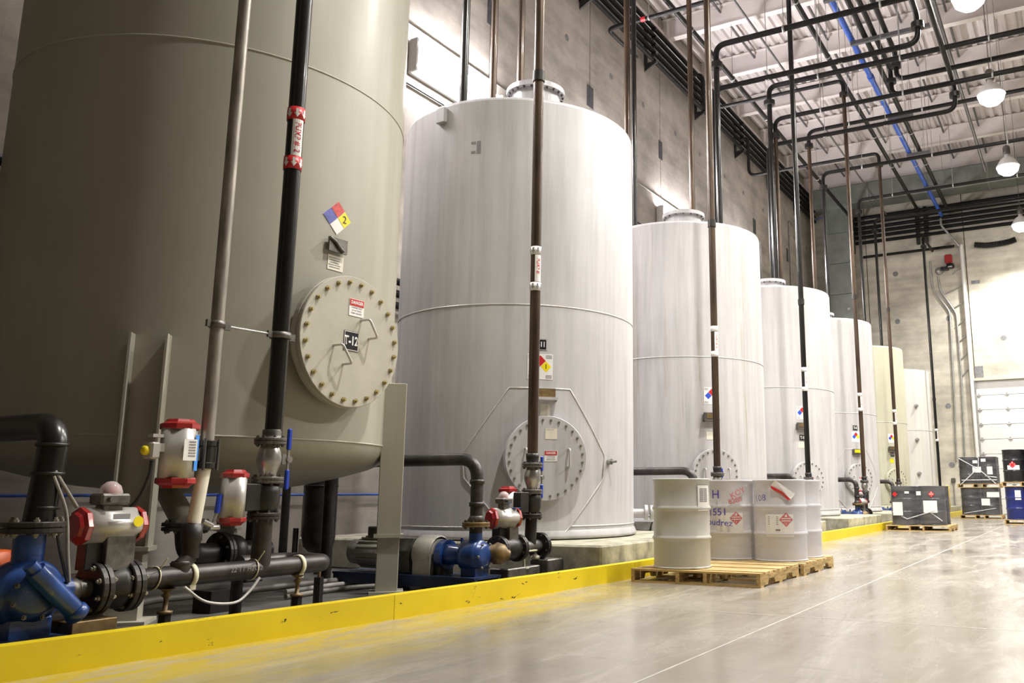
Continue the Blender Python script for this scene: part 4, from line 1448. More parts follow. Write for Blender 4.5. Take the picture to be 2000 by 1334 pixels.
# ---------------- T-11 group, copied for the tanks beyond
def nearest_group():
    out = []
    D = DISC[1]
    Z = lambda u, v: Q(u, v).z
    Y = lambda u, v: Q(u, v).y
    zs = Z(930, 1085)
    yc = Y(928, 1085)
    pk = thing('pump_skid', 'x', 'pump', (XP, yc, 0))
    pump(pk, yc, zs, .80)
    MB().lathe([(.06, 0), (.075, .05), (.10, .08), (.09, .15), (.05, .19), (.05, .21)], (XP + .06, yc + .10, zs + .03), (.8, 1, -.25), 20).build('rusty_nozzle', 'rust', pk)
    flange(pk, (XP, yc, Z(938, 1024)), (0, 0, 1), .125, .022, 'rust', 8, .012)
    MB().cyl((XP, yc, zs + .2), (XP, yc, Z(938, 1024)), .06, n=16).build('top_nozzle', 'black_iron', pk)
    for i in range(6):
        a = 2 * PI * i / 6
        inst('bolt', bolt(.013, .02, 'stainless'), pk, (XP + .115, yc + .115 * math.cos(a), zs + .115 * math.sin(a)), (1, 0, 0))
    X = lambda a: XP - a
    MB().cyl((X(.10), yc, zs), (X(.34), yc, zs), .075, .10, n=20).cyl((X(.30), yc, zs), (X(.37), yc, zs), .135, n=20).cyl((X(.2), yc + .06, zs + .09), (X(.2), yc + .06, zs + .15), .015, n=8).build('bearing_housing', 'pump_blue', pk)
    MB().box((X(.40), yc, zs - .11), (.18, .18, .17), None, .01).build('gear_foot', 'black_iron', pk)
    MB().lathe([(.15, 0), (.165, -.02), (.165, -.20), (.15, -.22)], (X(.40), yc, zs + .01), (1, 0, 0), 24).cyl((X(.40), yc, zs), (X(.6), yc, zs), .14, n=24).box((X(.5), yc, zs - .09), (.2, .30, .2)).build('gearbox', 'motor', pk)
    MB().prism([(-.13, -.17), (.13, -.17), (.15, .02), (.09, .13), (-.09, .13), (-.15, .02)], lambda a, b, d=0: Vector((X(.65) - d, yc + a, zs + b + .01)), 0, .3).build('coupling_guard', 'cast', pk)
    mo = MB().lathe([(0, -.98), (.10, -.98), (.135, -1.01), (.135, -1.36), (.12, -1.39), (.12, -1.46), (.07, -1.49), (0, -1.49)], (XP, yc, zs), (1, 0, 0), 28)
    for i in range(16):
        a = 2 * PI * i / 16
        mo.box((X(1.19), yc + .142 * math.cos(a), zs + .142 * math.sin(a)), (.28, .02, .008), Matrix.Rotation(a, 3, 'X'))
    k = mo.build('motor', 'motor', pk)
    MB().box((X(1.16), yc - .03, zs + .19), (.14, .12, .11), None, .01).build('terminal_box', 'cast', k)
    fz = max(.06, zs - .20)
    L0, L1 = X(1.55), XP + .15
    fr = MB()
    for sy in (-1, 1):
        fr.box(((L0 + L1) / 2, yc + sy * .17, fz - .03), (L1 - L0, .03, .10))
        for xx in (L0 + .1, (L0 + L1) / 2, L1 - .1):
            fr.box((xx, yc + sy * .17, (fz - .08) / 2), (.06, .05, max(.02, fz - .08)))
    fr.box(((L0 + L1) / 2, yc, fz + .012), (L1 - L0, .4, .02))
    fr.build('base_frame', 'frame_blue', pk)
    MB().box((XP, yc, fz + .05), (.16, .2, .09)).build('pedestal', 'pump_blue', pk)
    out.append(pk)
    # suction pipe along the row, with elbow down to the pump
    ze = Z(930, 896)
    s = MB().tube(fillet([(XP, yc, Z(938, 1022)), (XP, yc, ze), (-6.8, yc, ze), (-6.8, yc, .0)], .2, 8), .058, 18).build('suction_pipe', 'manifold', None, (XP, yc, ze))
    tag(s, 'x', 'pipe')
    for zz in (ze - .21, Z(938, 985)):
        MB().lathe([(.058, -.02), (.068, -.02), (.068, .02), (.058, .02)], (XP, yc, zz), (0, 0, 1), 20).build('coupling', 'black_iron', s)
    MB().lathe([(.058, .05), (.085, 0), (.058, 0)], (XP, yc, Z(938, 1018)), (0, 0, 1), 20).build('reducer', 'cast', s)
    out.append(s)
    # flanged valve with lying actuator
    zv = Z(990, 1072)
    v0, v1 = Y(972, 1075), Y(1010, 1070)
    a = thing('actuated_valve', 'x', 'valve', (XP, (v0 + v1) / 2, zv))
    flange(a, (XP, v0, zv), (0, 1, 0), .13, .028, 'manifold', 8, .012)
    flange(a, (XP, v1, zv), (0, 1, 0), .13, .028, 'manifold', 8, .012)
    MB().lathe([(.07, v0), (.10, v0 + .04), (.11, (v0 + v1) / 2), (.10, v1 - .04), (.07, v1)], (XP, 0, zv), (0, 1, 0), 24).build('valve_body', 'black_iron', a)
    MB().tube([(XP, yc + .2, zs), (XP, v0, zv)], .06, 16).build('suction_stub', 'black_iron', a)
    q = Q(992, 1044)
    MB().box((XP, q.y + .02, q.z), (.12, .15, .14), None, .004).build('mounting_bracket', 'cast', a)
    MB().box((XP - .03, q.y - .11, q.z), (.09, .09, .16)).build('control_box', 'black_iron', a)
    q = Q(984, 1012)
    b = actuator(a, (XP, q.y, q.z), (.35, 1, 0), .35, .09)
    MB().box((XP + .06, q.y + .09, q.z + .095), (.10, .05, .004)).build('blue_tape', 'tape_blue', b)
    q = Q(984, 978)
    switch_box(a, (XP, q.y, q.z), 1.0)
    out.append(a)
    # riser valve stack and tee
    st = thing('valve_stack', 'x', 'valve', (D.x, D.y, D.z))
    MB().lathe([(.056, .10), (.066, .10), (.066, .06), (.06, .02), (.07, 0)], D, (0, 0, 1), 20).build('weld_neck', 'black_iron', st)
    lever_valve(st, D, .055)
    zb = D.z - .30
    MB().lathe([(.07, 0), (.09, -.02), (.095, -.06), (.095, -.14), (.085, -.18), (.075, -.20)], (D.x, D.y, zb), (0, 0, 1), 24).build('black_valve_body', 'black_iron', st)
    flange(st, (D.x, D.y, zb - .225), (0, 0, 1), .108, .022, 'manifold', 8, .012)
    MB().box((D.x, D.y - .20, zb - .09), (.10, .15, .20), None, .006).build('mounting_bracket', 'black_iron', st)
    actuator(st, (D.x - .12, D.y - .25, zb - .13), (0, 0, 1), .40, .086)
    MB().tube([(D.x, D.y, zb - .22), (D.x, D.y - .02, zv)], .060, 16).build('riser_spool', 'black_iron', st)
    MB().tube([(XP, v1, zv), (XP, D.y + .12, zv)], .062, 16).build('tee_run', 'cast', st)
    flange(st, (XP, D.y + .15, zv), (0, 1, 0), .135, .028, 'black_iron', 8, .012)
    MB().box((XP + .09, v1 + .1, zv - .03), (.03, .2, .012)).cyl((XP + .05, v1 + .05, zv - .05), (XP + .05, v1 + .05, .16), .012, n=8).lathe([(0, .15), (.05, .15), (.05, .165), (0, .165)], (XP + .05, v1 + .05, 0), (0, 0, 1), 14, False).build('jack_support', 'tie', st)
    MB().cyl((XP, D.y + .08, zv - .06), (XP, D.y + .08, .24), .012, n=8).lathe([(0, .22), (.045, .22), (.045, .25), (.02, .27)], (XP, D.y + .08, 0), (0, 0, 1), 14).build('jack_support', 'cream', st)
    out.append(st)
    bk = MB().box((XP - .02, Y(1010, 1110), .09), (.22, .55, .16), None, .01).box((XP + .05, Y(1060, 1110), .12), (.22, .3, .2), None, .01).build('support_block', 'cast', None, (XP, Y(1015, 1110), 0))
    tag(bk, 'x', 'block')
    out.append(bk)
    return out


G1 = nearest_group()
KIND = ['blue pump with grey motor on a navy skid', 'brown suction pipe with an elbow', 'valve under a lying red-capped actuator',
        'lever valve stack on the upright pipe', 'grey steel block under the valves']
WHERE = ['before the T-11 tank', 'before the third tank', 'before the T-9 tank',
         'before the T-8 tank', 'before the cream tank']
for k, o in enumerate(G1):
    o['label'] = KIND[k] + ' ' + WHERE[0]
for i in range(2, 6):
    dl = DISC[i] - DISC[1]
    for k, o in enumerate(G1):
        c = copy_tree(o, (dl.x, dl.y, 0))
        c['label'] = KIND[k] + ' ' + WHERE[i - 1]
q = at(1660, 1025, x=-4.55)
tag(MB().box((-4.62, q.y - .2, .15), (.3, .55, .26), None, .02).build('control_cabinet', 'frame_blue', None, (-4.62, q.y, 0)), 'small navy box on the floor behind the kerb by the T-8 pump', 'box')

# =================================================================== PALLETS AND DRUMS
def pallet(x0, y0, label, w=1.40, d=1.25, h=.13, z=0.0, front_notch=False):
    t = thing('pallet', label, 'pallet', (x0 + w / 2, y0 + d / 2, z))
    n = 9
    bw = d / n * .80
    for i in range(n):
        yy = y0 + bw / 2 + (d - bw) * i / (n - 1)
        MB().box((x0 + w / 2, yy, z + h - .009), (w - .004 * (i % 3), bw, .018 + .003 * (i * 5 % 3))).build('deck_board', ('wood', 'wood_pale', 'wood_brown')[(i * 7 + int(x0 * 10)) % 3], t)
    for i in range(3):
        yy = y0 + .05 + (d - .1) * i / 2
        MB().box((x0 + w / 2, yy, z + .009), (w, .095, .018)).build('bottom_board', 'wood', t)
    hh = h - .036
    for fx in (.0, .37, .59, 1.0):
        xx = x0 + .02 + (w - .04) * fx
        a, b = z + .018, z + .018 + hh
        mid = a + hh * .52
        pts = [(y0, a), (y0 + .22, a), (y0 + .25, mid), (y0 + .42, mid), (y0 + .45, a), (y0 + d - .45, a), (y0 + d - .42, mid), (y0 + d - .25, mid), (y0 + d - .22, a), (y0 + d, a), (y0 + d, b), (y0, b)]
        vs = [(xx - .019, p, q) for p, q in pts] + [(xx + .019, p, q) for p, q in pts]
        m = len(pts)
        MB().add(vs, [list(range(m)), list(range(m, 2 * m))[::-1]] + [(i, m + i, m + (i + 1) % m, (i + 1) % m) for i in range(m)]).build('stringer', 'wood2', t)
    return t


DR, DH = .292, .885


def drum(x, y, z, m, label, group=None, rot=0.0, extras=True):
    t = thing('drum', label, 'drum', (x, y, z), group)
    r, h = DR, DH
    pr = [(0, .02), (r - .012, .02), (r - .004, 0), (r + .004, .004), (r + .004, .016), (r - .004, .022), (r - .005, .022)]
    pr2 = [(r - .005, .022)]
    for k in (.335, .665):
        pr2 += [(r - .005, h * k - .03), (r - .001, h * k - .02), (r + .009, h * k - .006), (r + .009, h * k + .006), (r - .001, h * k + .02), (r - .005, h * k + .03)]
    pr2 += [(r - .005, h - .03), (r + .005, h - .016), (r + .006, h - .004), (r - .001, h), (r - .009, h - .004), (r - .011, h - .02), (0, h - .02)]
    MB().lathe(pr, (x, y, z), (0, 0, 1), 48).lathe(pr2, (x, y, z), (0, 0, 1), 48).build('drum_body', m, t)
    if extras:
        for a, q in ((rot, .022), (rot + PI, .034)):
            MB().cyl((x + .2 * math.cos(a), y + .2 * math.sin(a), z + h - .022), (x + .2 * math.cos(a), y + .2 * math.sin(a), z + h - .004), q, n=10).build('bung', 'cast', t)
    return t


def stretch_wrap(xs, ys, z0, z1, label, m='wrap', r=DR + .012, strips=()):
    """film drawn tight round a block of drums"""
    cs = [(xs[0], ys[0]), (xs[1], ys[0]), (xs[1], ys[1]), (xs[0], ys[1])]
    path = []
    for (cx, cy), a0 in zip(cs, (-PI, -PI / 2, 0, PI / 2)):
        for i in range(9):
            a = a0 + i / 8 * PI / 2
            path.append((cx + r * math.cos(a), cy + r * math.sin(a)))
    b = MB()
    lv = 14
    n = len(path)
    vs = []
    cx, cy = sum(xs) / 2, sum(ys) / 2
    for k in range(lv + 1):
        z = z0 + (z1 - z0) * k / lv
        for i, (px, py) in enumerate(path):
            f = 1 + .006 * math.sin(i * 1.7 + k * 1.1) * (0 if 0 < i % 9 < 8 else 1)
            if k == 0:
                f += .012
            vs.append((cx + (px - cx) * f, cy + (py - cy) * f, z + (.01 * math.sin(i * .9) if k in (0, lv) else 0)))
    fs = [(k * n + i, k * n + (i + 1) % n, (k + 1) * n + (i + 1) % n, (k + 1) * n + i) for k in range(lv) for i in range(n)]
    b.add(vs, fs, True)
    o = b.build('stretch_wrap', m, None, (cx, cy, z0))
    tag(o, label, 'wrap')
    for s in strips:
        MB().tube([Vector(q) for q in s], .012, 5).build('bunched_film', 'wrap_band', o)
    return o


PH = .13
pallet(-4.08, 7.98, 'yellowish wooden pallet with a bare deck under the single grey drum', 1.35)
pallet(-4.10, 9.31, 'wooden pallet under the wrapped silver-white drums, only its right end showing')
x, y = -3.67, 8.32
t = drum(x, y, PH, 'drum_grey', 'plain grey steel drum with a paper label, standing alone on the pallet', None, .6)
mp = curved((x, y), DR, R(-16), PH + .69)
lb = card('paper_label', mp, .17, .25, 'white', t, 0, 0, .003, 6)
for i in range(7):
    for j in range(2):
        card('printed_line', mp, .05, .012, 'ink_grey', lb, -.035 + .06 * j, .09 - i * .02, .0055, 1)
card('printed_mark', mp, .028, .016, 'ink', lb, -.05, -.1, .0055, 1)


def flammable(mp, s, parent, x=0, y=0):
    k = poly('red_diamond', mp, [(x, y + s), (x - s, y), (x, y - s), (x + s, y)], 'red', parent, .005)
    card('white_rule', mp, s * 1.3, s * .10, 'white', k, x, y + s * .16, .008, 1)
    card('white_rule', mp, s * 1.3, s * .10, 'white', k, x, y - s * .16, .008, 1)
    poly('flame', mp, [(x, y + s * .8), (x - s * .16, y + s * .5), (x - s * .1, y + s * .36), (x + s * .1, y + s * .36), (x + s * .16, y + s * .5)], 'white', k, .008)
    text('lettering', '3', s * .4, mp, 'white', k, x, y - s * .62, .008)
    return k


bx, by = (-3.66, -3.05), (9.66, 10.27)
B1 = drum(bx[0], by[0], PH, 'drum_white', 'silver-white drum with purple marker writing, left of the wrapped front pair')
a = R(-58)
mp = curved((bx[0], by[0]), DR, a, PH + .44)
text('lettering', 'H', .13, mp, 'ink_blue', B1, -.20, .28, .024, .01)
text('lettering', '1551', .11, mp, 'ink_blue', B1, -.185, .085, .024, .01, .03)
text('lettering', 'oudrez', .10, mp, 'ink_blue', B1, -.165, -.03, .024, .01, -.06)
text('lettering', 'KOY', .085, mp, 'ink_red', B1, .04, .30, .024, .01, .5)
text('lettering', '8288', .075, mp, 'ink_red', B1, .01, .215, .024, .01, .25)
lb = card('drum_label', mp, .30, .22, 'white', B1, -.05, -.03, .003, 6)
flammable(mp, .075, lb, .02, .02)
for i in range(4):
    card('printed_line', mp, .10, .008, 'ink_grey', lb, -.11, -.07 - .018 * i, .0055, 1)
B2 = drum(bx[1], by[0], PH, 'drum_white', 'silver-white wrapped drum with a torn red and white tag near its top')
a = R(-72)
mp = curved((bx[1], by[0]), DR, a, PH + .44)
lb = card('drum_label', mp, .31, .24, 'white', B2, -.01, -.05, .003, 6)
flammable(mp, .078, lb, .06, .01)
for i in range(5):
    card('printed_line', mp, .11, .008, 'ink_grey', lb, -.08, .04 - .02 * i, .0055, 1)
card('printed_mark', mp, .05, .014, 'ink', lb, -.03, -.10, .0055, 1)
tg = MB().prism([(-.10, .13), (-.05, .19), (.16, .04), (.10, -.03)], lambda X, Y, d=0: mp(X + .01, Y + .25, d + .016), 0, .002).build('torn_tag', 'white', B2)
MB().prism([(-.10, .13), (-.09, .095), (.08, -.03), (.105, -.025), (.02, .06)], lambda X, Y, d=0: mp(X + .01, Y + .25, d + .02), 0, .002).build('red_stripe', 'red', tg)
text('lettering', '108', .10, mp, 'ink_blue', B2, -.22, .24, .024, 0, .1)
drum(bx[0], by[1], PH, 'drum_white', 'silver-white drum at the back left of the wrapped block, its rim just showing')
drum(bx[1], by[1], PH, 'drum_white', 'silver-white drum at the back right of the wrapped block')
stretch_wrap(bx, by, PH + .01, PH + DH + .01, 'clear film stretched round the four silver-white drums')

# wrapped black drums before the cream tank
px, py_ = -4.12, 21.02
pallet(px, py_, 'low wooden pallet under the wrapped black drums by the kerb', 1.42, 1.3)
cxs, cys = (px + .39, px + 1.02), (py_ + .34, py_ + .95)
LB = ['front left', 'front right', 'back left', 'back right']
D1 = []
for i, (xx, yy) in enumerate(((cxs[0], cys[0]), (cxs[1], cys[0]), (cxs[0], cys[1]), (cxs[1], cys[1]))):
    D1.append(drum(xx, yy, PH, 'drum_black', 'black drum at the %s of the wrapped block by the kerb' % LB[i]))
w1 = stretch_wrap(cxs, cys, PH + .01, PH + DH + .01, 'hazy film round the four black drums by the kerb', 'wrap_thin', strips=[[(cxs[0] - .25, cys[0] - .22, PH + .30), (cxs[0] + .1, cys[0] - .31, PH + .14), (cxs[1] + .1, cys[0] - .31, PH + .34)], [(cxs[1] - .1, cys[0] - .31, PH + .36), (cxs[1] + .22, cys[0] - .24, PH + .1)]])
mp = planar((cxs[0], cys[0] - DR - .016, PH), (1, 0, 0), (0, 0, 1))
card('paper_sheet', mp, .22, .30, 'white', w1, -.10, .37, .002)
card('paper_sheet', mp, .30, .27, 'white', w1, .62, .42, .002)
card('paper_sheet', mp, .10, .09, 'white', w1, .38, .72, .002)
card('paper_sheet', mp, .10, .05, 'white', w1, .12, .74, .002)
flammable(mp, .075, w1, .66, .70)
poly('red_diamond', mp, [(-.15, .76), (-.21, .7), (-.15, .64), (-.09, .7)], 'red', w1)


def stack(x0, y0, mats, names, wraps, w=1.32, d=1.25):
    z = 0
    out = []
    for lvl in (0, 1):
        hgt = ['floor-level', 'upper'][lvl]
        pallet(x0, y0, '%s wooden pallet %s' % (['bottom', 'top'][lvl], names[1]), w, d, .13, z)
        xs, ys2 = (x0 + .34, x0 + .97), (y0 + .34, y0 + .95)
        for i, (xx, yy) in enumerate(((xs[0], ys2[0]), (xs[1], ys2[0]), (xs[0], ys2[1]), (xs[1], ys2[1]))):
            out.append(drum(xx, yy, z + PH, mats[lvl], '%s drum, %s layer %s, %s' % (names[0][lvl], hgt, names[1], LB[i])))
        if wraps:
            out.append(stretch_wrap(xs, ys2, z + PH + .01, z + PH + DH + .01, '%s film round the %s black drums %s' % (['glossy', 'criss-crossed'][lvl], hgt, names[1]), 'wrap_thin'))
            mp = planar((xs[0], ys2[0] - DR - .016, z + PH), (1, 0, 0), (0, 0, 1))
            wv = out[-1]
            if lvl:
                card('paper_sheet', mp, .27, .19, 'white', wv, .30, .46, .004)
                card('paper_sheet', mp, .17, .26, 'white', wv, .70, .43, .004)
                card('paper_sheet', mp, .15, .10, 'white', wv, .26, .72, .004)
                card('paper_sheet', mp, .15, .10, 'white', wv, .52, .77, .004)
                yv = ys2[0] - DR - .02
                for s in ([(.30, .5), (-.25, .85)], [(.35, .5), (.38, .86)], [(.25, .42), (-.26, -.05)], [(.42, .42), (.9, -.05)], [(-.2, .12), (.9, .12)], [(.55, .25), (.9, .2)]):
                    MB().tube([(xs[0] + a, yv, z + PH + b) for a, b in s], .018, 5).build('bunched_film', 'wrap_band', wv)
            else:
                card('paper_sheet', mp, .38, .17, 'white', wv, .74, .66, .004)
                card('paper_sheet', mp, .26, .22, 'white', wv, .50, .42, .004)
                yv = ys2[0] - DR - .02
                MB().tube([(xs[0] - .2, yv, z + PH + .05), (xs[0] + .8, yv, z + PH + .22)], .012, 5).build('bunched_film', 'wrap_band', wv)
        z += PH + DH + .005
    return out


stack(-3.72, 31.4, ('drum_black', 'drum_black'), (('black', 'black'), 'of the stack by the white door'), True)
S2 = stack(-1.98, 26.4, ('drum_blue', 'drum_black'), (('navy blue', 'black'), 'of the stack at the right edge'), False)
for o, b in ((S2[0], R(-80)), (S2[1], R(-100))):
    c0 = WORLD[o.name]
    mp = curved((c0.x, c0.y), DR, b, c0.z + .66)
    k = card('paper_label', mp, .15, .26, 'white', o, 0, 0, .003)
    for i in range(4):
        card('printed_line', mp, .10, .012, 'ink_grey', k, 0, .08 - .05 * i, .0055, 1)
c0 = WORLD[S2[4].name]
mp = curved((c0.x, c0.y), DR, R(-95), c0.z + .45)
k = card('drum_label', mp, .32, .12, 'white', S2[4], .02, -.06, .003)
flammable(mp, .1, k, .0, .02)

# =================================================================== OVERHEAD PIPING
def opipe(pts, r, m, label, rad=.28, hang=(), flanges=(), name='overhead_pipe', bands=(), group=None):
    m = 'overhead_black' if m == 'black_pipe' and name == 'overhead_pipe' else m
    o = MB().tube(fillet(pts, rad, 6), r, 12).build(name, m, None, pts[0])
    tag(o, label, 'pipe', group)
    if hang:
        for q in hang:
            q = Vector(q)
            MB().cyl(q, (q.x, q.y, 14.2), .009, n=5).lathe([(r + .002, -.02), (r + .014, -.02), (r + .014, .02), (r + .002, .02)], q, (Vector(pts[-1]) - Vector(pts[-2])), 14).build('hanger', 'galv', o)
    for q, ax in flanges:
        MB().lathe([(r, -.06), (r * 2.2, -.06), (r * 2.2, .06), (r, .06)], q, ax, 16, False).build('flange', 'black_iron', o)
    for q, ax, bm in bands:
        MB().lathe([(r + .003, -.06), (r + .006, -.06), (r + .006, .06), (r + .003, .06)], q, ax, 16, False).build('arrow_band', bm, o)
    return o


def fill_pipe(u, v, xb, m, label, ztop=None, to=None, r=.055, tank=1, foot=None, hx=()):
    """pipe dropping on a tank roof; (u, v) is a point on its upright axis, to = x where its roof run ends"""
    q = at(u, v, x=xb)
    z0 = TANKS[tank][3] + .05
    if ztop is None:
        return opipe([(xb, q.y, z0), (xb, q.y, 14.1)], r, m, label, name='fill_pipe')
    o = opipe([(xb, q.y, z0), (xb, q.y, ztop - .45)], r, m, label, .3, (), [((xb, q.y, ztop - .45), (0, 0, 1))], 'fill_pipe')
    k = MB().tube(fillet([(xb, q.y, ztop - .45), (xb, q.y, ztop), (to, q.y, ztop)], .3, 6), r, 12).build('cross_run', 'overhead_black', o)
    for x in hx:
        MB().cyl((x, q.y, ztop), (x, q.y, 14.2), .009, n=5).lathe([(r + .002, -.02), (r + .014, -.02), (r + .014, .02), (r + .002, .02)], (x, q.y, ztop), (1, 0, 0), 14).build('hanger', 'galv', k)
    return o


fill_pipe(908, 100, -6.9, 'black_pipe', 'black upright pipe landing on the T-11 tank roof, left of two brown ones')
fill_pipe(965, 100, -6.9, 'brown_pipe', 'dark brown upright pipe on the T-11 tank roof, middle of three', r=.05)
fill_pipe(1018, 80, -6.7, 'brown_pipe', 'brown upright pipe rising behind the round hatch of the T-11 tank', r=.05)
fill_pipe(1225, 150, -7.0, 'brown_pipe', 'brown upright pipe just right of the T-11 tank top', r=.06, tank=2)
fill_pipe(1238, 150, -7.15, 'black_pipe', 'black upright pipe tight behind the brown one right of the T-11 tank', r=.05, tank=2)
fill_pipe(1349, 200, -6.5, 'brown_pipe', 'brown upright pipe landing by the roof hatch of the third tank', r=.055, tank=2)
q = at(1400, 92, x=-5.95)
fill_pipe(1402, 250, -5.95, 'black_pipe', 'black pipe from the third tank roof, bending right, nearest of the bent ones', q.z, 4.0, .06, 2, hx=(-4.5, -2.6, 0))
q = at(1392, 176, x=-6.2)
x7 = at(1793, 66, y=q.y).x
opipe([(-6.2, q.y, TANKS[2][3]), (-6.2, q.y, q.z), (x7, q.y, q.z), (x7, q.y, q.z + .6), (x7, 2, q.z + .6)], .055, 'black_pipe', 'black ceiling pipe crossing to a flanged rise, second of the cross runs', .25, [(-5, q.y, q.z), (-3.5, q.y, q.z)], [((x7, q.y, q.z + .36), (0, 0, 1))])
q = at(1503, 172, x=-6.3)
fill_pipe(1508, 350, -6.3, 'black_pipe', 'glossy black pipe from the T-9 tank roof with the highest cross run', q.z, 4.0, .065, 3, hx=(-5, -3, -1))
q = at(1515, 235, x=-6.2)
fill_pipe(1518, 350, -6.2, 'brown_pipe', 'brown pipe from the T-9 tank roof bending over below the black one', q.z, 4.0, .055, 3, hx=(-5, -3, -1))
q = at(1500, 285, x=-6.5)
z8 = q.z
x8 = at(1866, 205, y=q.y).x
o = opipe([(-6.5, q.y, TANKS[3][3]), (-6.5, q.y, z8), (x8, q.y, z8), (x8, q.y, z8 + .65), (x8, 2, z8 + .65)], .055, 'black_pipe', 'black pipe crossing low from the T-9 tank to a flanged rise near the lamps', .25, [(-5, q.y, z8), (-3.5, q.y, z8)], [((x8, q.y, z8 + .38), (0, 0, 1))])
q = at(1577, 255, x=-6.2)
fill_pipe(1585, 400, -6.2, 'brown_pipe', 'brown pipe from the T-8 tank roof, bending right under the blue line', q.z, 4.0, .055, 4, hx=(-5, -3, -1))
q = at(1605, 337, x=-6.2)
fill_pipe(1612, 450, -6.2, 'black_pipe', 'black pipe from the T-8 tank roof, bending right just below the duct', q.z, 4.0, .055, 4, hx=(-5, -3, -1))
q = at(1677, 392, x=-6.2)
fill_pipe(1681, 480, -6.2, 'black_pipe', 'dark pipe from the cream tank roof, its cross run in front of the far wall', q.z, 4.0, .055, 5, hx=(-5, -3, -1))
q = at(1712, 500, x=-6.4)
fill_pipe(1712, 500, -6.4, 'black_pipe', 'black pipe from the last tank roof up to the far wall pipe rack', at(1707, 428, x=-6.4).z, 4.0, .055, 6)
for (u0, v0), xw in (((1187, 57), -9.55),):
    q = at(u0, v0, x=xw)
    opipe([(xw, q.y + 1.6, q.z), (xw, q.y, q.z), (-7.05, q.y, q.z), (4, q.y, q.z)], .055, 'black_pipe', 'black pipe leaving the wall rack with red arrow bands, nearest cross run', .2,
          [(-8.4, q.y, q.z), (-5, q.y, q.z)], (), 'overhead_pipe', [((-9.0, q.y, q.z), (1, 0, 0), 'red'), ((-8.55, q.y, q.z), (1, 0, 0), 'red')])

# runs down the length of the hall under the roof beams
for (u0, v0, zz, r, m, y1, lab) in (
        (1400, 117, 12.5, .065, 'black_pipe', 36.5, 'dark ceiling pipe running lengthwise nearest the left wall'),
        (1540, 150, 12.5, .03, 'strut', 36.5, 'thin dark conduit running lengthwise between two black ceiling pipes'),
        (1640, 150, 12.5, .065, 'black_pipe', 36.5, 'dark lengthwise ceiling pipe left of the blue line'),
        (1730, 208, 12.4, .075, 'blue_pipe', 37.4, 'bright blue air pipe running lengthwise under the ceiling'),
        (1758, 215, 12.4, .07, 'black_pipe', 37.0, 'black ceiling pipe running close beside the blue line'),
        (1911, 290, 12.5, .05, 'strut', 33, 'dark grey lengthwise ceiling conduit nearest the lamps')):
    q = at(u0, v0, z=zz)
    o = opipe([(q.x, 2, zz), (q.x, y1, zz)], r, m, lab, .2, [(q.x, yy, zz) for yy in (18.8, 21.82, 24.84, 27.86, 30.88)] if r > .05 else ())
    if m == 'blue_pipe':
        for yy in (23.4, 26.5, 30.2):
            MB().cyl((q.x, yy - .1, zz), (q.x, yy + .1, zz), .095, n=14).build('coupling', 'blue_pipe', o)
for (u0, v0, ye, lab) in ((1720, 95, 23.2, 'black lengthwise ceiling pipe ending at a flange, left of two'), (1738, 80, 21.9, 'black lengthwise ceiling pipe ending at a flange, right of two')):
    zz = 12.4
    q = at(u0, v0, z=zz)
    q2 = at(1745 if ye > 22 else 1750, 135 if ye > 22 else 104, z=zz)
    lowz = zz - .75
    o = opipe([(q.x, 2, zz), (q.x, q2.y, zz), (q.x, q2.y, lowz), (4, q2.y, lowz)], .065, 'black_pipe', lab, .22, [(0, q2.y, lowz)], [((q.x, q2.y, zz - .35), (0, 0, 1))])
for i, (x0, x1, y) in enumerate(((-4.4, -2.2, 18.7), (-4.3, -2.35, 21.0), (-4.35, -3.6, 26.2), (-4.35, -3.6, 29.5), (-4.35, -3.6, 33.2), (-4.35, -2.3, 16.6))):
    k = thing('trapeze_hanger', ['grey strut hanger under the ceiling pipes, second from the camera', 'long grey strut hanger under the blue pipe, at the flanged bends', 'short grey strut hanger under the blue pipe, nearest of three', 'short grey strut hanger under the blue pipe, middle of three', 'short grey strut hanger under the blue pipe, farthest of three', 'grey strut hanger at the top edge where the blue pipe starts'][i], 'hanger', (x0, y, 12.27))
    MB().box(((x0 + x1) / 2, y, 12.26), (x1 - x0, .10, .10)).build('strut', 'strut', k)
    for x in (x0 + .05, x1 - .05):
        MB().cyl((x, y, 12.2), (x, y, 14.3), .01, n=5).build('rod', 'galv', k)
# sprinkler branches seen only between the roof beams
for i, (u0, v0) in enumerate(((1440, 70), (1605, 60), (1750, 20), (1875, 120))):
    q = at(u0, v0, z=14.62)
    tag(MB().cyl((q.x, 12, 14.66), (q.x, 37, 14.66), .035, n=10).build('sprinkler_pipe', 'strut', None, (q.x, 12, 14.66)), ['dark sprinkler branch between the roof beams, nearest the left wall', 'dark sprinkler branch between the roof beams, second from the left wall', 'dark sprinkler branch between the roof beams above the blue pipe', 'dark sprinkler branch between the roof beams, near the lamps'][i], 'pipe')

